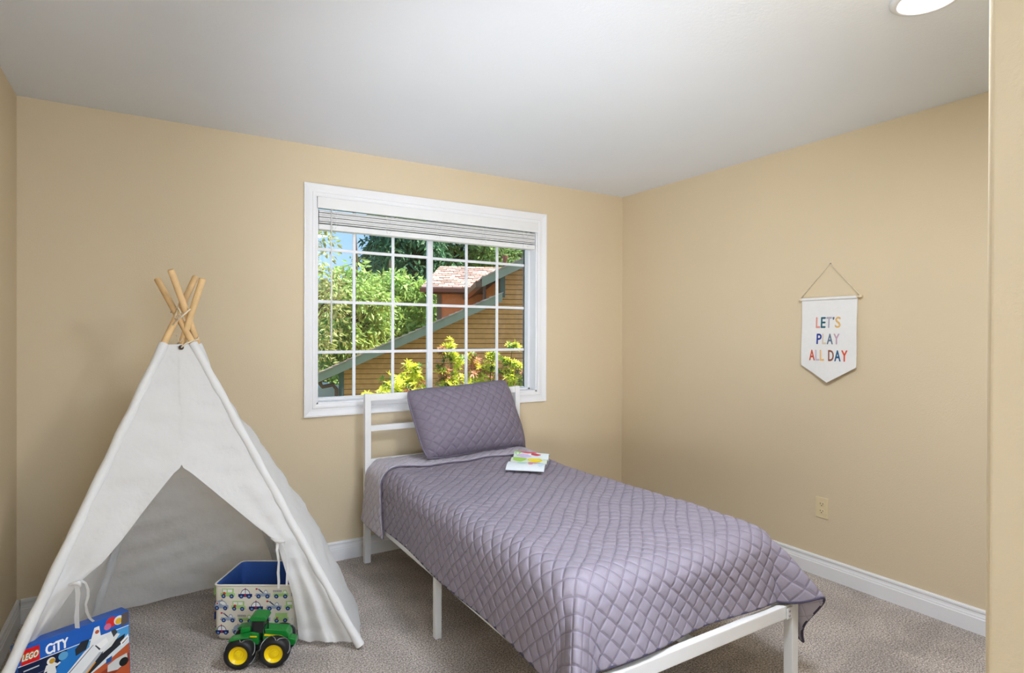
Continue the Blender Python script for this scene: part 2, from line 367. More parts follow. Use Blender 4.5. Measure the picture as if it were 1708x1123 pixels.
# ------------------------------------------------------------------ raised blind
bl = thing('window_blind', 'raised white horizontal blind stacked under its valance in the window', 'blind', (-1.6, .03, WZ1))
mb = MB(); mb.box((WX0+.002, -.022, 2.078), (WX1-.004, -.010, WZ1-.002), .002); build('valance', mb, M['blind'], bl)
mb = MB(); mb.box((WX0+.012, -.008, 2.100), (WX1-.012, .062, WZ1-.012), .002); build('headrail', mb, M['blind'], bl)
zz = 2.072; k = 0
while zz > 2.000:
    mb = MB(); n = 7; P = np.zeros((2, n, 3))
    for j in range(n):
        t = j/(n-1); P[:, j, 1] = .004+.054*t; P[:, j, 2] = zz+.0035*math.sin(math.pi*t)+.0012*math.sin(k*2.1)
    P[0, :, 0] = WX0+.016; P[1, :, 0] = WX1-.016
    Q = P.copy(); Q[:, :, 2] -= .006
    a = MB(); a.grid(P); a.grid(Q)
    a.f += [(j, j+1, 2*n+j+1, 2*n+j) for j in range(n-1)]+[(n+j, n+j+1, 3*n+j+1, 3*n+j) for j in range(n-1)]+[(0, n, 3*n, 2*n), (n-1, 2*n-1, 4*n-1, 3*n-1)]
    build('slat', a, M['blind'], bl); zz -= .0085; k += 1
mb = MB(); mb.box((WX0+.014, .003, 1.958), (WX1-.014, .060, 1.990), .004); build('bottom_rail', mb, M['blind'], bl)
for i in range(5):
    x = WX0+.10+i*(WX1-WX0-.20)/4
    for dx in (-.014, .014):
        mb = MB(); mb.tube([(x+dx+.010*math.sin(j*2.4+i+dx*90), .002-.005*abs(math.sin(j*1.9)), 2.095-.125*j/9) for j in range(10)], .0014, 5); build('ladder_cord', mb, M['blind'], bl, smooth=True)
mb = MB(); mb.tube([(-2.286, -.004, 2.08), (-2.286, -.005, 1.72), (-2.286, -.005, 1.29)], [.0035, .0045, .0055], 8); build('tilt_wand', mb, M['blind'], bl, smooth=True)

# ------------------------------------------------------------------ recessed ceiling light and added fill dome
def ceiling_light(loc, label):
    t = thing('ceiling_light', label, 'light', loc, group='recessed ceiling lights')
    mb = MB(); mb.lathe([(.104, 0), (.104, -.004), (.098, -.010), (.086, -.013), (.078, -.010), (.074, -.004), (.074, 0)], 48); build('trim_ring', mb, M['vinyl'], t, world=False, smooth=True)
    mb = MB(); mb.lathe([(.0, -.009), (.05, -.0085), (.074, -.006)], 48); build('lens', mb, M['lens'], t, world=False, smooth=True)
    return t
ceiling_light((-1.055, -2.585, H), 'lit round recessed ceiling light with white trim at top of picture')
t = thing('fill_dome', 'added dome-shaped fill light near the doorway, above the view', 'light', (-1.78, -2.74, H))  # unseen fill light added to brighten the room
mb = MB(); mb.lathe([(.0, 0), (.235, 0), (.235, -.022), (.220, -.026)], 48); build('trim_ring', mb, M['vinyl'], t, world=False, smooth=True, sharp=.6)
mb = MB(); mb.lathe([(.218*math.cos(a), -.024-.034*math.sin(a)) for a in np.linspace(0, math.pi/2, 12)], 48); build('fill_glow_shell', mb, M['dome'], t, world=False, smooth=True)
mb = MB(); mb.lathe([(0, -.070), (.007, -.068), (.010, -.062), (.008, -.056)], 16); build('finial', mb, M['brass'], t, world=False, smooth=True)

# ------------------------------------------------------------------ wall plates
def plate_frame(loc, u, label, name):
    """u: unit vector to the right as seen from the room, z up"""
    u = Vector(u); z = Vector((0, 0, 1)); n = u.cross(z); mt = Matrix((u, z, n)).transposed()
    return thing(name, label, 'outlet', loc, quat=mt.to_quaternion())
t = plate_frame((0, -1.633, .383), (0, -1, 0), 'almond duplex power outlet on the right wall above the baseboard', 'wall_outlet')
mb = MB(); mb.box((-.036, -.057, -.002), (.036, .057, .005), .002); build('cover_plate', mb, M['almond'], t, world=False)
for s_ in (-1, 1):
    mb = MB(); mb.prism([(.017*math.cos(a)*(1), max(-.0125, min(.0125, .0165*math.sin(a)))+s_*.0195) for a in np.linspace(0, 2*math.pi, 24, endpoint=False)], lambda u, v, d: (u, v, .0045+d), .002)
    r_ = build('receptacle', mb, M['almond'], t, world=False)
    for lo, hi in [((-.0085, -.001, .006), (-.0060, .008, .0069)), ((.0060, 0, .006), (.0085, .0075, .0069)), ((-.0025, -.0095, .006), (.0025, -.005, .0069))]:
        mb = MB(); mb.box((lo[0], lo[1]+s_*.0195, lo[2]), (hi[0], hi[1]+s_*.0195, hi[2])); build('slot', mb, M['slot'], r_, world=False)
mb = MB(); mb.lathe([(0, .0066), (.0028, .006), (.003, .0045)], 12); build('screw', mb, M['almond'], t, world=False)
t = plate_frame((-3.487, 0, .312), (1, 0, 0), 'almond cable jack plate on the back wall behind the play tent', 'cable_plate')
mb = MB(); mb.box((-.060, -.060, -.002), (.060, .060, .014), .003); build('cover_plate', mb, M['almond'], t, world=False)
mb = MB(); mb.lathe([(0, .0165), (.006, .0160), (.0075, .013)], 14); build('jack', mb, M['slot'], t, world=False)
for v in (-.042, .042):
    mb = MB(); mb.lathe([(0, .0155), (.003, .015), (.0035, .013)], 10, Matrix.Translation((0, v, 0))); build('screw', mb, M['trimdk'], t, world=False)

# ================================================================== BED
BX0, BX1, BYH, BYF, RZ = -2.108, -1.072, -.125, -2.135, .312
bed = thing('bed_frame', 'white metal twin bed frame with slatted headboard below the window', 'bed frame', (-1.59, -1.1, 0))
def bar(name, lo, hi, parent=bed, m_='bed', bev=.003): mb = MB(); mb.box(lo, hi, bev); return build(name, mb, M[m_], parent)
for x in (BX0, BX1): bar('headboard_post', (x-.018, BYH-.018, 0), (x+.018, BYH+.018, .995))
bar('headboard_rail', (BX0+.018, BYH-.012, .952), (BX1-.018, BYH+.012, .992))
bar('headboard_rail', (BX0+.018, BYH-.012, .772), (BX1-.018, BYH+.012, .806))
bar('headboard_rail', (BX0+.018, BYH-.012, .575), (BX1-.018, BYH+.012, .609))
bar('headboard_rail', (BX0+.018, BYH-.012, RZ-.05), (BX1-.018, BYH+.012, RZ))
for x in (BX0, BX1):
    bar('side_rail', (x-.014, BYF+.018, RZ-.045), (x+.014, BYH-.018, RZ))
    fl_ = bar('foot_leg', (x-.019, BYF-.019, 0), (x+.019, BYF+.019, RZ))
    bar('middle_leg', (x-.015, -1.135, 0), (x+.015, -1.105, RZ-.045))
    s_ = 1 if x == BX0 else -1
    br = bar('bracket', (min(x+s_*.019, x+s_*.055), BYF-.0195, RZ-.050), (max(x+s_*.019, x+s_*.055), BYF-.0165, RZ-.008), bev=.001)
    for z in (RZ-.020, RZ-.038):
        mb = MB(); mb.tube([(x+s_*.04, BYF-.0165, z), (x+s_*.04, BYF-.0225, z)], .005, 8); build('bolt', mb, M['silver'], br)
bar('foot_rail', (BX0+.019, BYF-.014, RZ-.05), (BX1-.019, BYF+.014, RZ))
bar('center_beam', (-1.605, BYF+.014, RZ-.05), (-1.575, BYH-.012, RZ-.02))
for x in (-1.59,): bar('center_leg', (x-.014, -1.134, 0), (x+.014, -1.106, RZ-.05))
for i in range(11):
    y = -.30-i*.17; bar('slat', (BX0+.014, y-.028, RZ-.018), (BX1-.014, y+.028, RZ-.002), bev=.001)
mt = thing('mattress', 'pale mattress mostly hidden under the mauve quilt', 'mattress', (-1.59, -1.1, RZ))
mb = MB(); mb.box((-2.088, -2.075, RZ+.001), (-1.092, -.16, .562), .035); build('mattress_core', mb, M['mattress'], mt, smooth=True)
mb = MB(); mb.tube([(-2.085, -2.072, .34), (-1.095, -2.072, .34), (-1.095, -.163, .34), (-2.085, -.163, .34), (-2.085, -2.072, .34)], .005, 6); build('piping', mb, M['black'], mt, smooth=True)

# ------------------------------------------------------------------ quilt
QX0, QX1, QYF, QYH, QZ, QR = -2.108, -1.072, -2.098, -.165, .580, .085
def drape(U, V, lift=0.0, hq=None):
    """U,V: sheet coordinates in metres, V toward the foot is negative; returns points and outward normals"""
    x0, x1, yf = QX0+QR, QX1-QR, QYF+QR
    du = np.where(U < x0, x0-U, np.where(U > x1, U-x1, 0)); sx = np.where(U < x0, -1., 1.)
    dv = np.where(V < yf, yf-V, 0)
    s = np.hypot(du, dv); th = np.arctan2(dv, du)
    s2 = np.sin(2*th)
    td = np.degrees(th)
    flare = np.radians(5.0)+np.radians(np.where(sx > 0, 43*np.exp(-((td-60)/15)**2)+11*np.exp(-((td-30)/16)**2), 33*np.exp(-((td-50)/16)**2)))
    flare = flare+np.radians(2.2)*np.sin(V*7.3+U*4.1+1.2)+np.radians(5)*np.sin(th)**2*np.sin(U*9.5+.6)
    psi = np.pi/2-flare
    arc = QR*psi
    a = np.minimum(s, arc)/QR; rest = np.maximum(s-arc, 0)
    h = QR*np.sin(a)+rest*np.cos(psi); d = QR*(1-np.cos(a))+rest*np.sin(psi)
    cx, cy = sx*np.cos(th), -np.sin(th)
    flat_ = s < 1e-9
    bx = np.clip(U, x0, x1); by = np.maximum(V, yf)
    X = bx+np.where(flat_, 0, cx*h); Y = by+np.where(flat_, 0, cy*h); Z = QZ-d
    # outward normal
    nx = np.where(flat_, 0, cx*np.sin(a)); ny = np.where(flat_, 0, cy*np.sin(a)); nz = np.cos(a)
    top = np.exp(-(d/.06)**2)
    soft = .006*snoise(U*1.0, V*1.0, 3, 6, 7.0)+.004*snoise(U, V, 5, 6, 16.0)
    Z = Z+soft*top+.012*top*np.exp(-((V+.35)/.30)**2)
    off = lift+(0 if hq is None else hq)
    return np.stack([X+nx*off, Y+ny*off, Z+nz*off], -1)
def wavy(U, V): return U+.006*np.sin(V*8)+.004*np.sin(V*21+1)+.003*np.sin(U*17), V+.005*np.sin(U*11+2)+.003*np.sin(V*15)
def set_uv(o, U, V):
    uv = o.data.uv_layers.new(name='UVMap'); n = len(o.data.loops); vi = np.zeros(n, int); o.data.loops.foreach_get('vertex_index', vi)
    uv.data.foreach_set('uv', np.stack([U.reshape(-1)[vi], V.reshape(-1)[vi]], -1).reshape(-1))
def quilting(U, V, s=.046, A=.0055):
    a = (U+V)/math.sqrt(2)/s; b = (U-V)/math.sqrt(2)/s
    q = np.abs(np.sin(np.pi*a))*np.abs(np.sin(np.pi*b))
    pk = .0010*snoise(U, V, 11, 8, 150.0)*(1-q)
    return A*q**.42+pk
UL, UR, VF, VH = QX0-.255, QX1+.29, QYF-.218, QYH+.0
nu, nv = 400, 480
U, V = np.meshgrid(np.linspace(UL, UR, nu), np.linspace(VH, VF, nv), indexing='ij')
# rounded sheet corners at the foot
rc = .085
def round_corner(U, V):
    U = U.copy(); V = V.copy()
    for sx, ue in ((-1, UL), (1, UR)):
        cu = ue-sx*rc; cv = VF+rc; p = (sx*(U-cu) > 0) & (V < cv)
        a = np.abs(U-cu); b = cv-V; mx = np.maximum(a, b); l = np.hypot(a, b)+1e-12; k = np.where(p, mx/l, 1)
        U = np.where(p, cu+(U-cu)*k, U); V = np.where(p, cv-(cv-V)*k, V)
    return U, V
U, V = round_corner(U, V); U = U+.022-.044*(V-VH)/(VF-VH); U = np.where(U > QX1-QR, QX1-QR+(U-QX1+QR)*(1+.36*np.exp(-((V-VF)/.20)**2)), U)
quilt = thing('quilt', 'mauve diamond-quilted bedspread draped over the bed', 'quilt', (-1.59, -1.1, RZ))
mb = MB(); mb.grid(drape(U, V, .004, quilting(*wavy(U, V))))
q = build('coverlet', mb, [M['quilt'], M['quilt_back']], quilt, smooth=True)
set_uv(q, *wavy(U, V))
so_ = q.modifiers.new('thickness', 'SOLIDIFY'); so_.thickness = .006; so_.offset = -1; so_.material_offset = 1; so_.material_offset_rim = 0
def check_up(o):
    me = o.data; n = sum(p.normal.z*p.area for p in me.polygons)
    if n < 0: me.flip_normals()
check_up(q)
edge = [(U[0, j], V[0, j]) for j in range(0, nv, 3)]+[(U[i, -1], V[i, -1]) for i in range(0, nu, 3)]+[(U[-1, j], V[-1, j]) for j in range(nv-1, -1, -3)]
eu = np.array([e[0] for e in edge]); ev = np.array([e[1] for e in edge])
mb = MB(); mb.tube(drape(eu, ev, .003).tolist(), .0050, 6); build('binding', mb, M['bind'], quilt, smooth=True)
# turned-down head of the quilt: reverse side showing
nu2, nv2 = 260, 62
U2, V2 = np.meshgrid(np.linspace(UL-.03, UR-.06, nu2), np.linspace(0, 1, nv2), indexing='ij')
fold = -.40-.05*np.sin((U2-QX0)*2.2)-.14*np.clip((QX0-.02-U2)/.25, 0, 1)
V2 = (QYH+.02)+(fold-(QYH+.02))*V2
P2 = drape(U2, V2, .017, quilting(U2, V2+.013, A=.0045))
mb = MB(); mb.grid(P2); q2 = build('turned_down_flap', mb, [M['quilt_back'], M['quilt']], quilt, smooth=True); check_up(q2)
set_uv(q2, U2, V2+.013)
s2_ = q2.modifiers.new('thickness', 'SOLIDIFY'); s2_.thickness = .006; s2_.offset = -1; s2_.material_offset = 1; s2_.material_offset_rim = 0
eu = np.concatenate([U2[0, ::3], U2[:, -1][::3], U2[-1, ::-3]]); ev = np.concatenate([V2[0, ::3], V2[:, -1][::3], V2[-1, ::-3]])
mb = MB(); mb.tube(drape(eu, ev, .014).tolist(), .0042, 6); build('binding', mb, M['sham_plain'], quilt, smooth=True)

# ------------------------------------------------------------------ pillow
pl_ = thing('pillow', 'mauve quilted pillow in a sham leaning on the headboard', 'pillow', (-1.5, -.28, .60))
BL, BR, TL, TR = [np.array(p) for p in ((-1.850, -.350, .600), (-1.060, -.255, .594), (-1.915, -.175, 1.008), (-1.190, -.185, 1.052))]
def pillow_pt(s, t, side):
    # s,t in [-1,1]; concave sides, pointed corners
    s0, t0 = s, t; s = s*np.sqrt(1-.15*t0**4); t = t*np.sqrt(1-.15*s0**4)
    a = (s*(1-np.where(s > 0, .085, .03)*(1-t*t))+1)/2; b = (t*(1-.075*(1-s*s))+1)/2; s, t = s0, t0
    P = (BL*((1-a)*(1-b))[..., None]+BR*(a*(1-b))[..., None]+TL*((1-a)*b)[..., None]+TR*(a*b)[..., None])
    n = np.cross(BR-BL, TL-BL); n = n/np.linalg.norm(n); n = n if n[1] < 0 else -n
    th = .125*np.clip((1-s**2)*(1-t**2), 0, 1)**.42*(1-.12*t)
    q = quilting(s*.36, t*.22, s=.046, A=.0055)*np.clip((1-np.maximum(np.abs(s), np.abs(t)))*9, 0, 1)
    wr = .005*snoise(s*1.0, t*1.0, 21, 6, 6)*np.clip((1-np.maximum(np.abs(s), np.abs(t)))*4, 0, 1)
    o = (th+q+wr)*side
    sag = -.03*np.clip((s-.75)/.25, 0, 1)*np.clip((-t-.4)/.6, 0, 1)
    P = P+n*o[..., None]*np.where(side > 0, 1.0, .55)+n*.02
    P[..., 2] += sag; return P
s_, t_ = np.meshgrid(np.linspace(-1, 1, 130), np.linspace(-1, 1, 96), indexing='ij')
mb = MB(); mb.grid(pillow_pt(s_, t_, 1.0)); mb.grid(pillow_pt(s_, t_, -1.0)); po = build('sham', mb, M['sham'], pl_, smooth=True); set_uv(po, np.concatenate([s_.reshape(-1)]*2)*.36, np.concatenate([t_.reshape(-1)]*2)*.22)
k = np.linspace(-1, 1, 40); o1 = np.ones(40)
eu = np.concatenate([k, o1, k[::-1], -o1]); ev = np.concatenate([-o1, k, o1, k[::-1]])
mb = MB(); mb.tube(pillow_pt(eu, ev, 0.0).tolist(), .006, 8); build('piping', mb, M['sham_plain'], pl_, smooth=True)

# ------------------------------------------------------------------ open picture book
A0, A1, B0, B1 = [Vector(p) for p in ((-1.540, -.760, .598), (-1.385, -.905, .598), (-1.290, -.470, .606), (-1.165, -.650, .606))]
bk = thing('picture_book', 'open children\'s picture book lying on the mauve quilt', 'book', tuple((A0+B1)/2))
def book_pt(u, v, d=0):
    # u 0..1 along the spine, v 0 (near edge) .. 1 (far edge)
    p = A0+(A1-A0)*u; r = B0+(B1-B0)*u; c = p+(r-p)*v
    hump = .020*abs(math.sin(math.pi*min(1, v/.42)))**.8 if v < .42 else (.016*math.sin(math.pi*(v-.42)/.28) if v < .70 else .026*math.sin(math.pi*(v-.70)/.34))
    return c+Vector((0, 0, .010+hump+d))
def book_sheet(name, v0, v1, m_, n=9, d=0, u0=0, u1=1, th=.004):
    mb = MB(); nu_ = 3
    for dd in (0, th): mb.grid(np.array([[book_pt(u0+(u1-u0)*i/(nu_-1), v0+(v1-v0)*j/(n-1), d-dd) for j in range(n)] for i in range(nu_)]))
    ring = [i*n for i in range(nu_)]+[(nu_-1)*n+j for j in range(1, n)]+[i*n+n-1 for i in range(nu_-2, -1, -1)]+[j for j in range(n-2, 0, -1)]
    mb.f += [(ring[i], ring[(i+1) % len(ring)], ring[(i+1) % len(ring)]+nu_*n, ring[i]+nu_*n) for i in range(len(ring))]; mb.mi += [0]*len(ring)
    return build(name, mb, m_, bk)
pg1 = book_sheet('page', 0, .42, flat(226, 234, 240)); pg2 = book_sheet('page', .42, .70, flat(222, 234, 214)); pg3 = book_sheet('page', .70, 1, flat(224, 234, 236))
def blob(parent, uc, vc, ru, rv, c, seed, d=.0008):
    r = random.Random(seed); ph = r.random()*6
    pts = [(uc+ru*math.cos(a)*(1+.16*math.sin(3*a+ph)), vc+rv*math.sin(a)*(1+.16*math.cos(2*a+ph))) for a in [2*math.pi*k/22 for k in range(22)]]
    mb = MB(); mb.add([book_pt(uc, vc, d+.0004)]+[book_pt(u, v, d+.0004) for u, v in pts], [(0, i+1, (i+1) % 22+1) for i in range(22)])
    return build('printed_picture', mb, flat(*c), parent)
blob(pg1, .66, .30, .17, .085, (240, 96, 104), 1); blob(pg1, .62, .17, .06, .03, (236, 150, 160), 2, .001); blob(pg1, .36, .22, .13, .07, (196, 230, 226), 3); blob(pg1, .88, .2, .08, .1, (206, 226, 240), 9)
blob(pg2, .22, .52, .19, .07, (168, 214, 96), 4); blob(pg2, .68, .52, .2, .06, (244, 220, 40), 5); blob(pg2, .2, .66, .17, .03, (196, 226, 160), 10)
blob(pg3, .42, .88, .26, .06, (240, 92, 106), 6); blob(pg3, .10, .86, .09, .10, (160, 214, 110), 7); blob(pg3, .62, .80, .14, .03, (196, 80, 96), 8); blob(pg3, .3, .76, .2, .03, (206, 190, 226), 12)

# ================================================================== BANNER
bn = thing('pennant_banner', 'white canvas pennant reading LET\'S PLAY ALL DAY on right wall', 'banner', (0, -1.672, 1.55))
ny_, nz_ = 24, 36
yl, yr, zt, zs, ztip = -1.520, -1.825, 1.548, 1.176, 1.086
def ban_x(y, z): return -.016-.012*((zt-z)/.46)-.0035*math.sin((y+1.5)*26)*((zt-z)/.46)-.002*math.sin(z*22+y*9)
def ban_z(fy, fz):
    zb = ztip+(zs-ztip)*abs(2*fy-1); return zt+(zb-zt)*fz
P = np.array([[(lambda y, z: (ban_x(y, z), y, z))(yl+(yr-yl)*i/ny_, ban_z(i/ny_, j/nz_)) for j in range(nz_+1)] for i in range(ny_+1)])
mb = MB(); mb.grid(P); Q = P.copy(); Q[..., 0] += .003; mb.grid(Q)
nn = (ny_+1)*(nz_+1); w_ = nz_+1
ring = [i*w_ for i in range(ny_+1)]+[ny_*w_+j for j in range(1, w_)]+[i*w_+nz_ for i in range(ny_-1, -1, -1)]+[j for j in range(nz_-1, 0, -1)]
mb.f += [(ring[i], ring[(i+1) % len(ring)], ring[(i+1) % len(ring)]+nn, ring[i]+nn) for i in range(len(ring))]; mb.mi += [0]*len(ring)
build('cloth', mb, M['felt'], bn, smooth=True, sharp=.9)
mb = MB(); mb.tube([(-.017, -1.502, 1.548), (-.017, -1.853, 1.552)], .0062, 12); build('dowel', mb, M['dowel'], bn, smooth=True, sharp=.9)
mb = MB(); mb.tube([(-.017, yl+.0005, 1.549), (-.017, yr-.0005, 1.5495)], .0085, 14); build('hem_sleeve', mb, M['felt'], bn, smooth=True, sharp=.9)
mb = MB(); mb.tube([(-.017, -1.512, 1.556), (-.008, -1.676, 1.741), (-.017, -1.842, 1.559)], .0020, 6); build('hanging_cord', mb, M['rope'], bn, smooth=True)
for y in (-1.512, -1.842):
    mb = MB(); mb.lathe([(.0063, -.004), (.0088, -.003), (.0088, .003), (.0063, .004)], 12, Matrix.Translation((-.017, y, 1.549+(-1.512-y)*.011)) @ Matrix.Rotation(math.pi/2, 4, 'X')); build('cord_knot', mb, M['rope'], bn, smooth=True)
mb = MB(); mb.tube([(0, -1.676, 1.743), (-.011, -1.676, 1.742)], .0022, 8); build('nail', mb, M['silver'], bn)
def ban_fn(u, v, d): return (ban_x(u, v)-.0008-d, u, v)
words = [("LET'S", -1.604, -1.741, 1.417, .058, [(224, 150, 138), (40, 98, 112), (172, 166, 180), (92, 112, 132), (222, 180, 112)]),
         ("PLAY", -1.611, -1.737, 1.326, .056, [(44, 66, 146), (218, 204, 182), (104, 122, 140), (194, 164, 178)]),
         ("ALL DAY", -1.568, -1.778, 1.235, .058, [(206, 88, 56), (204, 188, 204), (238, 190, 122), None, (146, 92, 72), (46, 94, 132), (220, 84, 54)])]
for body, y0, y1, zc, hh, cols in words:
    wd = {'L': .62, 'E': .66, 'T': .74, "'": .28, 'S': .74, 'P': .76, 'A': .86, 'Y': .84, 'D': .8, ' ': .42}
    tot = sum(wd[c] for c in body)+.14*(len(body)-1); u = y0; k_ = (y1-y0)/tot
    for c, cl in zip(body, cols):
        if c != ' ':
            mb = MB(); v0 = zc-hh/2 if c != "'" else zc+hh*.24
            text_fit(mb, c, u, u+wd[c]*k_, v0, zc+hh/2, ban_fn, bold=.0014 if c != "'" else 0)
            build('letter', mb, flat(*cl, .8), bn)
        u += (wd[c]+.14)*k_

# ================================================================== PLAY TENT
FL, FR, BLf, BRf = Vector((-3.672, -1.03, .024)), Vector((-2.433, -1.027, .024)), Vector((-3.415, -.125, .014)), Vector((-2.575, -.11, .014))
TFR, TBR, TFL, TBL = Vector((-3.167, -.49, 1.586)), Vector((-3.118, -.625, 1.616)), Vector((-3.018, -.505, 1.602)), Vector((-2.999, -.64, 1.584))
tent = thing('play_tent', 'white canvas teepee play tent on wooden poles in the corner', 'tent', (-3.05, -.58, 0))
poles = {'FL': (FL, TFL), 'FR': (FR, TFR), 'BL': (BLf, TBL), 'BR': (BRf, TBR)}
for k_, (a, b) in poles.items():
    mb = MB(); d = (b-a).normalized(); mb.tube([a, a+(b-a)*.5, b-d*.003, b], [.0135, .0135, .0135, .0115], 14); build('pole', mb, M['pole'], tent, smooth=True, sharp=.8)
ZT = 1.298
def on(k_, z): a, b = poles[k_]; return a+(b-a)*((z-a.z)/(b.z-a.z))
cen = Vector((-3.05, -.58, 0))
def corner(k_, z, out=.012):
    p = on(k_, z); d = Vector((p.x-cen.x, p.y-cen.y, 0)); d.normalize(); return p+d*out
def onfront(px, py):
    a, b, c = corner('FL', .03), corner('FR', .03), (corner('FL', ZT)+corner('FR', ZT))/2
    n = (b-a).cross(c-a); d = fw + rt*((px-854)/F_PX) - up*((py-561.5)/F_PX)
    return CAM+d*((a-CAM).dot(n)/d.dot(n))
def polyline_at(pts, z):
    for p, q in zip(pts, pts[1:]):
        if p.z >= z >= q.z: return p+(q-p)*((p.z-z)/max(1e-6, p.z-q.z))
    return pts[0].copy() if z > pts[0].z else pts[-1].copy()
topc = (corner('FL', ZT)+corner('FR', ZT))/2
EL = [topc]+[onfront(*p) for p in ((303, 779), (292, 787), (262, 824), (235, 859), (205, 899), (172, 938), (140, 965), (128, 976))]
ER = [topc]+[onfront(*p) for p in ((303, 779), (318, 788), (345, 810), (390, 847), (430, 880), (462, 905))]
tieL, tieR = EL[-1].copy(), ER[-1].copy()
EL += [Vector((-3.558, -.80, .20)), Vector((-3.565, -.72, .015))]
ER += [Vector((-2.672, -.885, .22)), Vector((-2.655, -.885, .10)), Vector((-2.648, -.880, .012))]
def front_half(pk, E, tie, sgn, seed):
    rows, cols = 90, 34; P = np.zeros((rows+1, cols+1, 3)); zb = .012
    for i in range(rows+1):
        z = ZT+(zb-ZT)*i/rows; a = corner(pk, max(z, .024)); a.z = z; e = polyline_at(E, z)
        for j in range(cols+1):
            s = j/cols; p = a+(e-a)*s
            fold = 0
            if z < tie.z:   # gathered cloth fanning out below the tie
                g = (tie.z-z)/tie.z; fold = .020*g*math.sin(s*math.pi*5+seed)*math.sin(math.pi*min(1, s*1.02))
                if sgn > 0: p.z += .022*g**6*abs(math.sin(s*math.pi*2.5))
            else:
                g = max(0, 1-(z-tie.z)/.5); fold = .006*g*math.sin(s*10+seed+z*9)*math.sin(math.pi*s)
            p.y -= fold
            P[i, j] = p
    X, Z = P[..., 0], P[..., 2]
    w_ = np.sin(np.pi*np.linspace(0, 1, cols+1))[None, :]**.5
    P[..., 1] += (.008*snoise(X, Z, seed, 7, 14)+.0040*snoise(X*.6, Z*1.6, seed+9, 7, 40))*w_*np.clip((ZT-Z)/.2, 0, 1)
    mb = MB(); mb.grid(P)
    return mb
fa = front_half('FL', EL, tieL, -1, 2); fb = front_half('FR', ER, tieR, 1, 5); fa.add(fb.v, [f[::-1] for f in fb.f])
bm = bmesh.new(); vv = [bm.verts.new(v) for v in fa.v]
for f in fa.f: bm.faces.new([vv[i] for i in f])
bmesh.ops.remove_doubles(bm, verts=bm.verts, dist=.0006); fa = MB(); fa.bm(bm)
build('front_panel', fa, M['canvas'], tent, smooth=True)
def side_panel(name, ka, kb, bul, seed, out, sagpow=1.0):
    rows, cols = 70, 44; P = np.zeros((rows+1, cols+1, 3)); out = Vector(out)
    for i in range(rows+1):
        z = ZT+(.012-ZT)*i/rows; a = corner(ka, max(z, .024)); b = corner(kb, max(z, .024)); f = (1-z/ZT)
        for j in range(cols+1):
            s = j/cols; p = a+(b-a)*s; p.z = z
            p += out*(bul*math.sin(math.pi*s)*math.sin(min(1.0, f*1.08)**sagpow*math.pi*.60)**2.2)
            P[i, j] = p
    A_, B_ = P[..., 0]+P[..., 1], P[..., 2]
    w_ = np.sin(np.pi*np.linspace(0, 1, cols+1))[None, :]**.5
    nz = (.012*snoise(A_, B_*1.0, seed, 7, 11)+.0065*snoise(A_*.7, B_*1.7, seed+4, 8, 30)+.0015*snoise(A_, B_*1.5, seed+7, 8, 80))*w_*np.clip((ZT-B_)/.3, 0, 1)
    for k_ in range(3): P[..., k_] += nz*out[k_]
    mb = MB(); mb.grid(P)
    return build(name, mb, M['canvas'], tent, smooth=True)
side_panel('right_panel', 'FR', 'BR', .155, 31, (1, 0, 0))
side_panel('back_panel', 'BL', 'BR', .035, 41, (0, 1, 0))
side_panel('left_panel', 'FL', 'BL', .012, 51, (-1, 0, 0))
for k_ in ('FL', 'FR', 'BL', 'BR'):
    zs_ = np.linspace(.012, ZT+.004, 30); mb = MB()
    mb.tube([on(k_, z)+Vector((.0012*math.sin(z*31+ord(k_[1])), .0012*math.cos(z*27), 0)) for z in zs_], [.0185+.0014*math.sin(z*40+ord(k_[0])) for z in zs_], 14, cap=False); build('pole_sleeve', mb, M['sleeve'], tent, smooth=True)
# brass eyelet with cord loops at the peak
gp = onfront(302, 580)+Vector((0, -.004, 0)); nf = Vector((0, -1, .35)).normalized()
mq = Matrix.Translation(gp) @ nf.to_track_quat('Z', 'Y').to_matrix().to_4x4()
mb = MB(); mb.lathe([(.0055, 0), (.0055, .003), (.0075, .0042), (.0105, .003), (.0105, 0)], 20, mq); build('eyelet', mb, M['brass'], tent, smooth=True)
mb = MB(); mb.lathe([(0, .0008), (.0056, .0008)], 16, mq); build('eyelet_hole', mb, M['slot'], tent)
pa = lambda px, py, y=-.555: at(px, py, 'y', y)
def cord(pts, r=.0034, name='lashing_cord'): mb = MB(); mb.tube(pts, r, 7); return build(name, mb, M['rope'], tent, smooth=True)
cord([gp+Vector((0, -.004, 0)), pa(309, 574, -.61), pa(319, 570, -.60), pa(330, 566, -.59), pa(331, 563, -.54)])
cord([pa(283, 549, -.53), pa(290, 540, -.61), pa(302, 529, -.66), pa(316, 517, -.665), pa(317, 516, -.64)])
cord([pa(285, 521, -.50), pa(291, 517, -.545), pa(297, 512, -.545), pa(299, 505, -.53), pa(297, 514, -.57), pa(302, 523, -.60)])
cord([pa(297, 514, -.56), pa(294, 524, -.575), pa(292, 531, -.585), pa(297, 533, -.60), pa(303, 527, -.61), pa(299, 524, -.615), pa(296, 530, -.61)])
cord([pa(294, 559, -.55), pa(298, 569, -.57), pa(301, 571, -.575), pa(304, 566, -.57), pa(305, 559, -.55)], .0018)
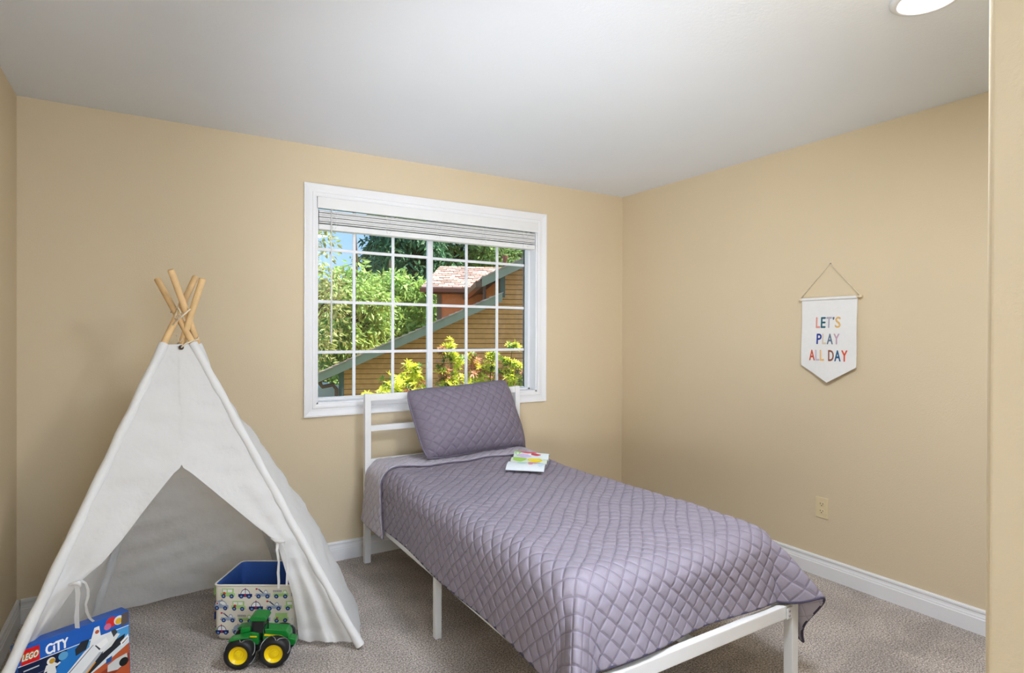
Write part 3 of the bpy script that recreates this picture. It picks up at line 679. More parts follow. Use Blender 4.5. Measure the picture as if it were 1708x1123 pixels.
# fabric ties
def ribbon(pts, wdt, name='tie_ribbon'):
    pts = [Vector(p) for p in pts]; mb = MB(); vs = []
    for i, p in enumerate(pts):
        d = (pts[min(i+1, len(pts)-1)]-pts[max(0, i-1)]).normalized(); v = (p-CAM).normalized(); s = d.cross(Vector((.4, .9, 0))).normalized()
        wv = wdt*(1+.18*math.sin(i*2.3)); vs += [p-s*wv+Vector((0, -.0015, 0)), p+s*wv+Vector((0, -.0015, 0)), p+s*wv+Vector((0, .0015, 0)), p-s*wv+Vector((0, .0015, 0))]
    n = len(pts); fs = [(0, 1, 2, 3), tuple(range(4*n-1, 4*n-5, -1))]
    for i in range(n-1):
        for k in range(4): fs.append((4*i+k, 4*i+(k+1) % 4, 4*i+4+(k+1) % 4, 4*i+4+k))
    mb.add(vs, fs); return build(name, mb, M['canvas'], tent)
tl = lambda px, py, y: at(px, py, 'y', y)
y0 = tieL.y-.012
ribbon([tl(132, 971, y0), tl(138, 970, y0-.01), tl(143, 973, y0-.012), tl(147, 983, y0-.01), tl(147, 995, y0), tl(143, 1008, y0+.01), tl(145, 1021, y0+.02), tl(150, 1032, y0+.03), tl(156, 1037, y0+.035)], .0045)
ribbon([tl(128, 976, y0), tl(130, 990, y0), tl(129, 1010, y0+.01), tl(128, 1030, y0+.02), tl(129, 1048, y0+.03)], .0075)
mb = MB(); mb.tube([tl(115, 976, y0+.01), tl(122, 974, y0-.006), tl(130, 972, y0-.010), tl(134, 976, y0), tl(131, 980, y0+.01)], [.004, .006, .009, .008, .004], 8); build('tie_knot', mb, M['canvas'], tent, smooth=True)
y1 = tieR.y-.012
ribbon([tl(463, 903, y1), tl(462, 918, y1-.012), tl(465, 938, y1-.012), tl(464, 956, y1-.010), tl(465, 970, y1-.008), tl(464.5, 982, y1-.006)], .0048)
ribbon([tl(468, 902, y1), tl(473, 910, y1-.008), tl(479, 928, y1-.01), tl(480, 948, y1-.008), tl(479, 962, y1-.006), tl(478, 977, y1-.004)], .0045)
mb = MB(); mb.tube([tl(452, 898, y1+.02), tl(459, 902, y1), tl(466, 903, y1-.008), tl(471, 903, y1-.004), tl(476, 904, y1+.02)], [.003, .006, .009, .007, .003], 8); build('tie_knot', mb, M['canvas'], tent, smooth=True)

# ================================================================== STORAGE BIN
bw, bd, bh = .345, .27, .245
ba = -YAW
bin_ = thing('storage_bin', 'cream fabric storage bin printed with toy vehicles inside the tent', 'bin', (-2.955, -.640, 0), (0, 0, ba))
def rrect(w_, d_, r, n=6):
    pts = []
    for cx, cy, a0 in ((w_-r, r, -90), (w_-r, d_-r, 0), (r, d_-r, 90), (r, r, 180)):
        for k in range(n+1): a = math.radians(a0+90*k/n); pts.append((cx+r*math.cos(a), cy+r*math.sin(a)))
    # subdivide the long sides
    out = []
    for i, p in enumerate(pts):
        q_ = pts[(i+1) % len(pts)]; out.append(p); L_ = math.hypot(q_[0]-p[0], q_[1]-p[1])
        if L_ > .05:
            for k in range(1, 14): out.append((p[0]+(q_[0]-p[0])*k/14, p[1]+(q_[1]-p[1])*k/14))
    return out
def bin_bulge(x, y, z):
    fz = z/bh; fx = min(max(x/bw, 0), 1); fy = min(max(y/bd, 0), 1)
    k = .007*math.sin(math.pi*fz)*math.sin(math.pi*fx)-.010*(1-fz)
    crease = .004*math.sin(fx*9+fz*7)*(1-fz)
    oy = -(k+crease) if fy < .5 else k
    ox = -(.006*math.sin(math.pi*fz)-.010*(1-fz)+.004*math.sin(fy*8+fz*6)*(1-fz)) if fx < .5 else (.006*math.sin(math.pi*fz)-.010*(1-fz))
    return x+ox*abs(2*fx-1), y+oy*abs(2*fy-1), z
base = rrect(bw, bd, .022)
def loops(levels):
    mb = MB(); n = len(base); vs = []; fs = []
    for z, ins in levels:
        for x, y in base:
            x2 = bw/2+(x-bw/2)*(1-2*ins/bw); y2 = bd/2+(y-bd/2)*(1-2*ins/bd); vs.append(bin_bulge(x2, y2, z))
    for i in range(len(levels)-1):
        for k in range(n): fs.append((i*n+k, i*n+(k+1) % n, (i+1)*n+(k+1) % n, (i+1)*n+k))
    return mb, vs, fs, n
lv = [(0, .012), (.006, .003)]+[(bh*k/10, 0) for k in range(1, 10)]+[(bh-.003, 0), (bh, .002)]
mb, vs, fs, n = loops(lv); mb.add(vs, fs+[tuple(range(n))[::-1]]); build('shell', mb, M['bin'], bin_, world=False, smooth=True, sharp=1.0)
lv = [(bh, .002), (bh+.001, .004), (bh-.003, .007)]+[(bh*k/10, .008) for k in range(9, 0, -1)]+[(.008, .012)]
mb, vs, fs, n = loops(lv); mb.add(vs, fs+[tuple(range((len(lv)-1)*n, len(lv)*n))]); build('liner', mb, M['liner'], bin_, world=False, smooth=True, sharp=1.0)
mb = MB(); mb.tube([bin_bulge(x, y, bh) for x, y in base]+[bin_bulge(*base[0], bh)], .0042, 8, cap=False); build('rim_piping', mb, M['bin'], bin_, world=False, smooth=True)
mb = MB(); mb.tube([(-.004, .085, .165), (-.016, .095, .15), (-.020, .135, .12), (-.016, .175, .15), (-.004, .185, .165)], .006, 8); build('handle', mb, M['black'], bin_, world=False, smooth=True)
# vehicle prints
NAVY, SLATE, LIME, RED, ORN, LBL, WHT = (28, 44, 104), (158, 172, 192), (168, 206, 128), (200, 48, 52), (196, 72, 34), (122, 156, 206), (236, 236, 232)
def circ(cx, cy, r, n=14): return [(cx+r*math.cos(2*math.pi*k/n), cy+r*math.sin(2*math.pi*k/n)) for k in range(n)]
def rect(x0, y0, x1, y1): return [(x0, y0), (x1, y0), (x1, y1), (x0, y1)]
def seg2(a, b, t): dx, dy = b[0]-a[0], b[1]-a[1]; l = math.hypot(dx, dy); nx, ny = -dy/l*t, dx/l*t; return [(a[0]+nx, a[1]+ny), (a[0]-nx, a[1]-ny), (b[0]-nx, b[1]-ny), (b[0]+nx, b[1]+ny)]
dome = lambda cx, cy, rx, ry, n=10: [(cx+rx*math.cos(math.pi*k/n), cy+ry*math.sin(math.pi*k/n)) for k in range(n+1)]
def wheels(xs): return [x for cx in xs for x in ((circ(cx, .0, .23), NAVY), (circ(cx, 0, .11), LBL))]
VEH = {
 'printed_police_car': [(dome(0, .18, .52, .62), NAVY), (dome(0, .26, .44, .46), WHT), (rect(-.03, .2, .03, .8), NAVY), (rect(-.75, -.05, .75, .26), NAVY), (circ(0, .12, .12, 5), RED), (rect(-.05, .78, .05, .9), RED)]+wheels((-.42, .42)),
 'printed_tow_truck': [(rect(-.8, -.02, .8, .32), SLATE), (dome(.30, .3, .24, .42), SLATE), (dome(.30, .34, .16, .28), WHT), (seg2((-.65, .85), (0, .35), .03), NAVY), (seg2((-.45, .82), (.05, .34), .03), NAVY), (circ(-.72, .80, .10), RED), (circ(-.84, .1, .05), RED)]+wheels((-.48, .48)),
 'printed_fire_engine': [(rect(-.8, -.02, .8, .34), LIME), (dome(.45, .3, .26, .42), LIME), (dome(.45, .34, .18, .28), WHT), (rect(-.85, .46, .1, .50), NAVY), (rect(-.85, .62, .1, .66), NAVY)]+[(rect(-.8+.2*k, .46, -.77+.2*k, .66), NAVY) for k in range(5)]+wheels((-.48, .48)),
 'printed_ambulance': [(rect(-.82, -.02, .8, .36), SLATE), (dome(0, .34, .66, .55), SLATE), (dome(-.16, .36, .40, .40), WHT), (circ(.42, .5, .17), WHT), (rect(.30, .46, .54, .54), RED), (rect(.38, .38, .46, .62), RED), (rect(-.16, .88, -.06, .98), RED)]+wheels((-.46, .46)),
 'printed_van': [(rect(-.8, -.02, .8, .34), LIME), (rect(-.62, .3, .66, .84), LIME), (rect(-.52, .42, -.1, .74), WHT), (rect(0, .42, .5, .74), WHT), (circ(-.36, .30, .16), ORN)]+wheels((-.45, .45)),
}
def bin_front(u, v, d): x, y, z = bin_bulge(u, 0, v); return (x, y-.0009-d, z)
def bin_left(u, v, d): x, y, z = bin_bulge(0, bd-u, v); return (x-.0009-d, y, z)
def put_vehicle(kind, uc, vc, sc, flip, fn, lo, hi, ang=0, parent=bin_):
    mb = MB(); mats = []; ok = False
    for k, (poly, c) in enumerate(VEH[kind]):
        m_ = flat(*c, .8)
        if m_ not in mats: mats.append(m_)
        mb.cur = mats.index(m_); ca, sa = math.cos(ang), math.sin(ang)
        pts = [(p[0]*sc*(-1 if flip else 1), p[1]*sc) for p in poly]; pts = [(uc+x*ca-y*sa, vc+x*sa+y*ca) for x, y in pts]
        pts = [(min(max(x, lo), hi), min(max(y, .006), bh-.004)) for x, y in pts]
        if max(x for x, y in pts)-min(x for x, y in pts) < 1e-4 or max(y for x, y in pts)-min(y for x, y in pts) < 1e-4: continue
        if flip: pts = pts[::-1]
        mb.add([fn(x, y, k*.00012) for x, y in pts], [tuple(range(len(pts)))])
    if mb.f: build(kind, mb, mats, parent, world=False)
kinds = ['printed_van', 'printed_police_car', 'printed_tow_truck', 'printed_fire_engine', 'printed_ambulance']
order = [['printed_van', 'printed_police_car', 'printed_tow_truck', 'printed_fire_engine', 'printed_ambulance'], ['printed_ambulance', 'printed_van', 'printed_police_car', 'printed_tow_truck', 'printed_van'],
         ['printed_tow_truck', 'printed_fire_engine', 'printed_ambulance', 'printed_van', 'printed_police_car'], ['printed_police_car', 'printed_ambulance', 'printed_van', 'printed_tow_truck', 'printed_fire_engine'], ['printed_van', 'printed_tow_truck', 'printed_fire_engine', 'printed_police_car', 'printed_ambulance']]
for r_ in range(4):
    for c_ in range(5):
        put_vehicle(order[r_][c_], .062+c_*.077-(.030 if r_ % 2 else 0), .198-r_*.054, .040, r_ % 2 == 1 and c_ % 2 == 0, bin_front, .004, bw-.004)
    for c_ in range(4):
        put_vehicle(order[(r_+2) % 5][c_], .03+c_*.077, .198-r_*.054, .040, False, bin_left, .004, bd-.004)

# ================================================================== TOY TRACTOR
fwd = Vector((.111, -.053, 0)).normalized(); ta = math.atan2(fwd.y, fwd.x)
tr = thing('toy_tractor', 'green toy tractor with big yellow-hubbed chained tyres beside the bin', 'toy', (-2.800, -.905, 0), (0, 0, ta))
WR, WB, TW, WW = .060, .068, .052, .050
def wheel(x, y):
    sgn = -1 if y < 0 else 1
    mt_ = Matrix.Translation((x, y, WR)) @ Matrix.Rotation(math.pi/2*(-sgn), 4, 'X')
    mb = MB(); h_ = WW/2
    mb.lathe([(.036, h_-.004), (.040, h_), (.050, h_-.001), (.057, h_-.007), (.0595, h_-.016), (.0600, 0), (.0595, -h_+.016), (.056, -h_+.007), (.046, -h_), (.030, -h_)], 40, mt_); t_ = build('tyre', mb, M['tyre'], tr, world=False, smooth=True, sharp=.9)
    mb = MB(); mb.lathe([(0, h_-.008), (.009, h_-.008), (.0105, h_-.012), (.018, h_-.013), (.020, h_-.016), (.026, h_-.016), (.029, h_-.010), (.036, h_-.004), (.0375, h_-.006)], 36, mt_); build('hub', mb, M['yellow'], t_, world=False, smooth=True, sharp=.6)
    # snow chains over the tread
    for k in range(9):
        a0 = 2*math.pi*k/9; pts = []
        for j in range(7):
            f = j/6; a = a0+2*math.pi/9*(f if k % 2 else 1-f)*.9; hh_ = (f-.5)*WW*.86; r_ = .0612-.006*(abs(2*f-1))**4
            pts.append(mt_ @ Vector((r_*math.cos(a), r_*math.sin(a), hh_)))
        mb = MB(); mb.tube(pts, .0014, 5); build('tyre_chain', mb, M['silver'], t_, world=False, smooth=True)
for x in (-WB, WB):
    for y in (-TW, TW): wheel(x, y)
def lp(name, pts, y0, y1, m_, parent=tr, tap=0):
    """profile in x-z extruded across y"""
    mb = MB(); n = len(pts); vs = [(x, y0, z) for x, z in pts]+[(x, y1, z) for x, z in pts]
    mb.add(vs, [tuple(range(n))[::-1], tuple(range(n, 2*n))]+[(i, (i+1) % n, n+(i+1) % n, n+i) for i in range(n)])
    o = build(name, mb, M[m_], parent, world=False)
    b = o.modifiers.new('edge', 'BEVEL'); b.width = .0025; b.segments = 2; b.limit_method = 'ANGLE'; return o
lp('chassis', [(-.085, .055), (.095, .055), (.10, .085), (-.085, .088)], -.026, .026, 'black')
lp('hood', [(.012, .088), (.105, .080), (.118, .090), (.116, .112), (.104, .129), (.014, .141)], -.027, .027, 'green')
for s_ in (-1, 1):
    lp('hood_stripe', [(.018, .112), (.020, .120), (.085, .111), (.098, .103)], s_*.0272-.0004, s_*.0272+.0004, 'yellow')
    lp('side_grille', [(.088, .086), (.110, .084), (.112, .104), (.096, .100)], s_*.0272-.0004, s_*.0272+.0004, 'black')
lp('nose_weight', [(.112, .066), (.134, .062), (.140, .072), (.138, .088), (.116, .094)], -.020, .020, 'green')
lp('rear_body', [(-.082, .080), (-.002, .080), (-.002, .124), (-.030, .132), (-.078, .122)], -.033, .033, 'green')
for s_ in (-1, 1): lp('fender', [(-.108, .118), (-.100, .124), (-.052, .130), (-.030, .128), (-.030, .123), (-.055, .122), (-.104, .112)], s_*.050-.018, s_*.050+.018, 'green')
lp('engine_rib', [(-.075, .124), (-.036, .132), (-.036, .150), (-.074, .145)], -.026, .026, 'green')
lp('rear_stripe', [(-.036, .112), (-.008, .110), (-.008, .116), (-.036, .118)], -.0336, -.0328, 'yellow')
cb = lp('cab_glass', [(-.030, .122), (.020, .120), (.014, .176), (-.026, .178)], -.026, .026, 'smoke')
for x0, x1 in ((-.031, -.027), (.021, .015)):
    for s_ in (-1, 1): mb = MB(); mb.tube([(x0, s_*.027, .122), (x1, s_*.027, .178)], .0026, 6); build('cab_pillar', mb, M['black'], tr, world=False, smooth=True)
lp('cab_roof', [(-.036, .176), (.026, .173), (.030, .178), (.024, .190), (-.022, .197), (-.036, .190)], -.033, .033, 'green')
mb = MB(); mb.tube([(.032, -.020, .128), (.032, -.020, .162), (.030, -.020, .168)], .003, 8); build('exhaust', mb, M['black'], tr, world=False, smooth=True)
for x in (-WB, WB): mb = MB(); mb.tube([(x, -TW, WR), (x, TW, WR)], .010, 10); build('axle', mb, M['black'], tr, world=False)

# ================================================================== BOXED BUILDING SET
KW, KH, KT = .345, .262, .062
tdir = Vector((.318, .145, 0)).normalized(); nrm = Vector((tdir.y, -tdir.x, 0)); lean = math.radians(4)
kup = (Vector((0, 0, 1))*math.cos(lean)-nrm*math.sin(lean)); kn = tdir.cross(kup)
TRc = Vector((-3.262, -.775, .258)); org = TRc-tdir*KW-kup*KH; org.z = KT*math.sin(lean)+.001
box_ = thing('toy_box', 'blue boxed space shuttle building set standing at the tent entrance', 'toy box', org, quat=Matrix((tdir, kup, kn)).transposed().to_quaternion())
BLU = (18, 92, 186)
mb = MB(); mb.box((0, 0, -KT), (KW, KH, 0), .0015); build('carton', mb, mat('carton_blue', lin(*BLU), .3, .5, vary=.03), box_, world=False)
def kf(layer): return lambda u, v, d: (u, KH-v, .0003+layer*.00018+d)
def kprint(name, poly, c, layer, parent=box_):
    mb = MB(); f = kf(layer); mb.add([f(u, v, 0) for u, v in poly], [tuple(range(len(poly)))]); return build(name, mb, flat(*c, .28), parent, world=False)
cm = lambda *p: [(a/100, b/100) for a, b in p]
pic = kprint('printed_sky', cm((.2, 6.0), (34.3, 5.6), (34.3, 26), (.2, 26)), (34, 116, 192), 1)
kprint('printed_sky_band', cm((20, 5.8), (34.3, 5.6), (34.3, 12.5), (27, 15), (20, 17)), (76, 156, 214), 2)
kprint('printed_haze', cm((34.3, 9.6), (34.3, 14), (26, 17.5), (19, 20), (16, 22), (20, 17)), (214, 226, 230), 3)
kprint('printed_planet_surface', cm((34.3, 12.2), (34.3, 26), (13, 26), (17, 21.5), (22, 18), (28, 15.5)), (186, 88, 50), 4)
kprint('printed_rock_band', cm((34.3, 16), (34.3, 19), (24, 24), (18, 26), (15, 26), (22, 20)), (150, 62, 38), 5)
kprint('printed_night_sky', cm((.2, 6.2), (14.5, 5.9), (10.5, 12), (8, 26), (.2, 26)), (16, 30, 62), 3)
kprint('printed_line', cm((.2, 5.9), (34.3, 5.5), (34.3, 5.8), (.2, 6.2)), (226, 236, 244), 6)
kprint('printed_moon', [(u, v) for u, v in circ(.130, .078, .0145, 20)], (92, 160, 204), 5)
kprint('printed_sun', circ(.285, .022, .019, 20), (214, 50, 44), 2); kprint('printed_glow', circ(.272, .034, .012, 16), (206, 110, 150), 2.6)
kprint('printed_visor', circ(.310, .024, .017, 18), (226, 226, 222), 3); kprint('printed_face', circ(.309, .027, .0115, 16), (226, 178, 44), 4)
kprint('printed_helmet_edge', cm((32.0, .4), (34.2, .3), (34.2, 4.6), (31.6, 5.2)), (96, 86, 82), 4.5)
# logo
lg = kprint('printed_logo', cm((1.0, .9), (6.2, .9), (6.2, 6.0), (1.0, 6.0)), (214, 24, 30), 7)
for nm, c, b, ly in (('printed_logo_outline', (250, 206, 40), .0024, 8), ('printed_logo_shadow', (20, 18, 18), .0015, 9), ('printed_logo_letters', (250, 250, 248), .0004, 10)):
    mb = MB(); f = kf(ly)
    text_fit(mb, 'LEGO', .0145, .0580, -.0455, -.0250, lambda u, v, d: f(u+(-.0355-v)*-.18, -v, d), bold=b); build(nm, mb, flat(*c, .28), lg, world=False)
mb = MB(); f = kf(8); text_fit(mb, 'CiTY', .080, .145, -.053, -.019, lambda u, v, d: f(u, -v, d), bold=.0016); build('printed_title', mb, flat(244, 248, 250, .28), box_, world=False)
mb = MB(); text_fit(mb, '5+', .017, .044, -.118, -.097, lambda u, v, d: f(u, -v, d), bold=.0009); build('printed_age', mb, flat(240, 242, 244, .28), box_, world=False)
mb = MB(); text_fit(mb, '60226', .024, .052, -.134, -.124, lambda u, v, d: f(u, -v, d), bold=.0003); build('printed_number', mb, flat(220, 226, 232, .28), box_, world=False)
kprint('printed_fine_print', cm((1.6, 7.9), (6.0, 7.75), (6.0, 8.15), (1.6, 8.3)), (196, 204, 214), 8)
kprint('printed_caption_line', cm((4.6, 10.4), (8.2, 10.25), (8.2, 10.35), (4.6, 10.5)), (150, 160, 176), 8)
# astronaut figure
ax = 9.2
for nm, poly, c, ly in (('printed_astronaut_suit', cm((8.0, 9.0), (10.4, 8.8), (11.2, 9.6), (12.0, 9.3), (12.2, 9.8), (11.2, 10.4), (10.6, 10.4), (10.9, 12.4), (10.0, 13.6), (8.6, 14.0), (7.8, 13.8), (8.2, 11), (7.2, 11.2)), (226, 226, 222), 6),
                        ('printed_astronaut_helmet', circ(.094, .080, .0125, 18), (232, 232, 228), 7), ('printed_astronaut_visor', circ(.097, .081, .0088, 16), (196, 148, 40), 8)):
    kprint(nm, poly, c, ly)
# shuttle
for nm, poly, c, ly in (
    ('printed_wing_far', cm((16.6, 7.2), (18.6, 5.2), (21.2, 5.4), (20, 8.6), (16.8, 9.6)), (42, 46, 52), 7),
    ('printed_wing_near', cm((24.0, 11.0), (33.0, 8.3), (32.2, 11.2), (27.5, 13.8), (20.5, 18.2), (19.8, 16.5)), (38, 40, 46), 7),
    ('printed_wing_plate', cm((26.2, 9.6), (30.2, 7.0), (31.2, 7.6), (28.2, 11.0), (25.2, 12.4)), (220, 222, 220), 8),
    ('printed_tail_fin', cm((21.0, 8.0), (22.8, 2.0), (24.4, 1.9), (24.8, 5.6), (26.6, 5.8), (24.0, 8.6)), (236, 236, 234), 8),
    ('printed_tail_mark', circ(.2365, .038, .007, 12), (190, 90, 60), 9),
    ('printed_fuselage', cm((9.6, 18.8), (10.4, 16.6), (14.4, 14.0), (19.5, 9.2), (22.8, 7.0), (28.2, 5.4), (29.4, 6.4), (28.8, 8.8), (25.2, 11.8), (18.4, 18.6), (13.4, 22.6), (10, 21.6)), (230, 232, 232), 9),
    ('printed_fuselage_shade', cm((13.4, 22.6), (18.4, 18.6), (25.2, 11.8), (24.2, 11.4), (17.4, 17.6), (12.2, 22)), (178, 184, 190), 10),
    ('printed_orange_stripe', cm((14.0, 22.8), (19.0, 18.6), (23.0, 14.6), (22.8, 14.3), (18.6, 18.2), (13.5, 22.4)), (232, 150, 40), 11),
    ('printed_bay_edge', cm((22.8, 8.6), (23.1, 8.4), (24.6, 10.4), (24.2, 10.8)), (60, 62, 66), 11),
    ('printed_bay_panel', cm((23.4, 8.4), (26.6, 7.0), (27.2, 9.0), (24.6, 10.4)), (244, 244, 242), 11),
    ('printed_engine', cm((28.2, 5.4), (29.6, 5.0), (30.4, 6.6), (29.0, 8.0)), (64, 66, 70), 10),
    ('printed_fuselage_line', cm((14.2, 14.7), (22.2, 7.9), (22.4, 8.1), (14.5, 15)), (120, 124, 130), 11),
    ('printed_window_strip', cm((11.2, 17.8), (13.0, 16.6), (14.0, 17.6), (12.6, 19.2)), (36, 40, 46), 11),
    ('printed_callout', cm((31.2, 10.8), (34.0, 8.8), (34.0, 10.6), (31.6, 12.6)), (240, 240, 238), 12),
    ('printed_callout_line', cm((31.8, 11.4), (33.8, 10.0), (33.8, 10.3), (31.9, 11.8)), (120, 60, 46), 13),
    ('printed_solar_panel', cm((26.4, 15.2), (28.4, 14.6), (28.0, 16.6), (26.2, 16.9)), (42, 88, 152), 8),
    ('printed_rover', cm((26.8, 17.6), (29.6, 16.4), (33.4, 15.8), (33.6, 19), (30, 20.6), (26.6, 20)), (206, 208, 206), 8),
    ('printed_rover_wheel', circ(.322, .186, .016, 16), (30, 30, 32), 9)):
    kprint(nm, poly, c, ly)

# ================================================================== OUTDOORS
GZ = -1.75
mb = MB(); mb.box((-30, .3, GZ-.2), (45, 60, GZ)); struct('ground', mb, M['grass'])
P0 = at(700, 600, 'y', 9.0); HA = math.radians(-23.5); HX = Vector((math.cos(HA), math.sin(HA), 0)); HV = Vector((-math.sin(HA), math.cos(HA), 0))
hs = thing('house', 'neighbouring ochre house with lap siding and brown shingle roof', 'house', (P0.x, P0.y, 0), (0, 0, HA)); OFF[hs] = Vector((0, 0, 0))
HY = 0.0
def ph(px, py, y=0.0):
    # point on a plane parallel to the gable wall, y metres behind it, in the house's own axes
    d = fw + rt*((px-854)/F_PX) - up*((py-561.5)/F_PX); o = Vector((P0.x, P0.y, 0)); q_ = CAM+d*(((o-CAM).dot(HV)+y)/d.dot(HV))-o
    return Vector((q_.dot(HX), q_.dot(HV), q_.z))
wl = ph(570, 615); wr_ = ph(838, 495); xr = 11.0; slope = (wr_.z-wl.z)/(wr_.x-wl.x)
up0_ = ph(838, 455); up1 = ph(875, 441); slope2 = (up1.z-up0_.z)/(up1.x-up0_.x)
def left_x(z):
    if z <= wl.z: return wl.x
    if z <= wr_.z: return wl.x+(z-wl.z)/slope
    if z <= up0_.z: return wr_.x
    return up0_.x+(z-up0_.z)/slope2
pitch = .115; z = GZ
while z < 5.2:
    z1 = z+pitch
    xa, xb = left_x(z), left_x(z1)
    if xa < xr-.3:
        vs = []
        for (zz_, xx_, yy_) in ((z+.012, left_x(z+.012), HY-.022), (z1, xb, HY-.006)):
            vs += [(xx_, yy_, zz_), (xr, yy_, zz_), (xr, HY+.04, zz_), (xx_, HY+.04, zz_)]
        mb = MB(); mb.add(vs, [(0, 1, 2, 3), (7, 6, 5, 4), (0, 4, 5, 1), (1, 5, 6, 2), (2, 6, 7, 3), (3, 7, 4, 0)]); build('siding_board', mb, M['siding'], hs)
    z = z1
mb = MB(); mb.prism([(wl.x, GZ), (xr, GZ), (xr, 5.3), (left_x(5.3), 5.3), (up0_.x, up0_.z), (wr_.x, wr_.z), (wl.x, wl.z)], lambda u, v, d: (u, HY+.004+d, v), .03); build('siding_lap_shade', mb, M['soffit'], hs)  # dark sheet standing in for shade in the gaps between siding boards
mb = MB(); mb.box((wl.x+.05, HY+.04, GZ), (xr, HY+4.4, wl.z-.1)); build('wall_body', mb, M['siding'], hs)
mb = MB(); mb.box((wl.x-.06, HY-.03, GZ), (wl.x+.05, HY+.04, wl.z+.02), .004); build('corner_trim', mb, M['trimdk'], hs)
mb = MB(); mb.box((wr_.x-.06, HY-.03, wr_.z-.02), (wr_.x+.06, HY+.04, up0_.z+.05), .004); build('corner_trim', mb, M['trimdk'], hs)
def rake(a, b, th, y0, y1, top, name, m_):
    """board following a roof slope from a to b; th deep, raised by top"""
    mb = MB(); vs = []
    for p in (a, b):
        for yy, zz_ in ((y0, top), (y1, top), (y1, top-th), (y0, top-th)): vs.append((p.x, yy, p.z+zz_))
    mb.add(vs, [(0, 1, 2, 3), (7, 6, 5, 4), (0, 4, 5, 1), (1, 5, 6, 2), (2, 6, 7, 3), (3, 7, 4, 0)]); return build(name, mb, m_, hs)
OVH = .45
ra = ph(530, 624, HY-OVH); rb = ph(838, 489, HY-OVH)
rake(ra, rb, .19, HY-OVH, HY-OVH+.04, 0, 'rake_fascia', M['fascia'])
rake(ra, rb, .03, HY-OVH+.04, HY, -.15, 'soffit', M['soffit'])
def shingle_roof(a, b, y0, y1, name, thick=.035, step=.16, tabw=.30):
    """courses of shingle tabs on a slope rising along x from a to b, running back in y"""
    mb = MB(); L_ = math.hypot(b.x-a.x, b.z-a.z); n = max(2, int(L_/step)); d = (b-a)/n; r = random.Random(3)
    for i in range(n):
        p = a+d*i; q_ = a+d*(i+1.15); y = y0+(r.random()-.5)*.02-(.15 if i % 2 else 0)
        while y < y1:
            ya, yb = max(y0-.02, y+.008), min(y1, y+tabw-.008); dz = r.uniform(0, .014)
            if yb > ya+.02:
                vs = [(p.x, ya, p.z+thick+dz), (p.x, yb, p.z+thick+dz), (q_.x, yb, q_.z+.012), (q_.x, ya, q_.z+.012), (p.x, ya, p.z), (p.x, yb, p.z), (q_.x, yb, q_.z), (q_.x, ya, q_.z)]
                mb.add(vs, [(0, 1, 2, 3), (4, 7, 6, 5), (0, 4, 5, 1), (1, 5, 6, 2), (2, 6, 7, 3), (3, 7, 4, 0)])
            y += tabw
    o = build(name, mb, M['shingle'], hs); o['kind'] = 'stuff'; return o
shingle_roof(ra, rb, HY-OVH-.02, HY+1.2, 'rake_shingles')
rake(ra, rb, .03, HY, HY+1.2, -.01, 'roof_deck', M['soffit'])
# upper gable
ua = ph(804, 464, HY-OVH); ub0 = ph(876, 430, HY-OVH); ub = ua+(ub0-ua)*3.0
rake(ua, ub, .20, HY-OVH, HY-OVH+.04, 0, 'rake_fascia', M['fascia'])
rake(ua, ub, .03, HY-OVH+.04, HY+6, -.16, 'soffit', M['soffit'])
shingle_roof(ua, ub, HY-OVH-.02, HY+6, 'upper_shingles')
mb = MB(); mb.box((ua.x-.14, HY-OVH, ua.z-.20), (ua.x, HY+6, ua.z-.06), .01); build('gutter', mb, M['gutter'], hs)
mb = MB(); mb.box((wr_.x-.04, HY+.02, wr_.z-.3), (wr_.x+.05, HY+6, ua.z+.2)); build('upper_side_wall', mb, M['siding_brown'], hs)
dp = ph(808, 474, HY-.1); dq = ph(808, 500, HY-.1)
mb = MB(); mb.tube([dp, dq], .035, 8); build('downspout', mb, M['gutter'], hs)
# lower gutter and downspout at the left eave
mb = MB(); mb.box((ra.x-.10, HY-OVH+.03, ra.z-.20), (ra.x+.02, HY+1.2, ra.z-.08), .01); build('gutter', mb, M['gutter'], hs)
mb = MB(); mb.tube([ra+Vector((.0, .2, -.20)), ra+Vector((.06, .22, -.30)), Vector((wl.x-.18, HY-.06, wl.z-.36)), Vector((wl.x-.10, HY-.08, wl.z-.46)), Vector((wl.x-.09, HY-.08, GZ))], .045, 8); build('downspout', mb, M['gutter'], hs)
vp = ph(842, 438, HY+1.0); mb = MB(); mb.tube([vp-Vector((0, 0, .5)), vp+Vector((0, 0, .10))], .05, 10); mb.tube([vp+Vector((0, 0, .10)), vp+Vector((0, 0, .17))], .08, 10); build('roof_vent', mb, M['gutter'], hs)
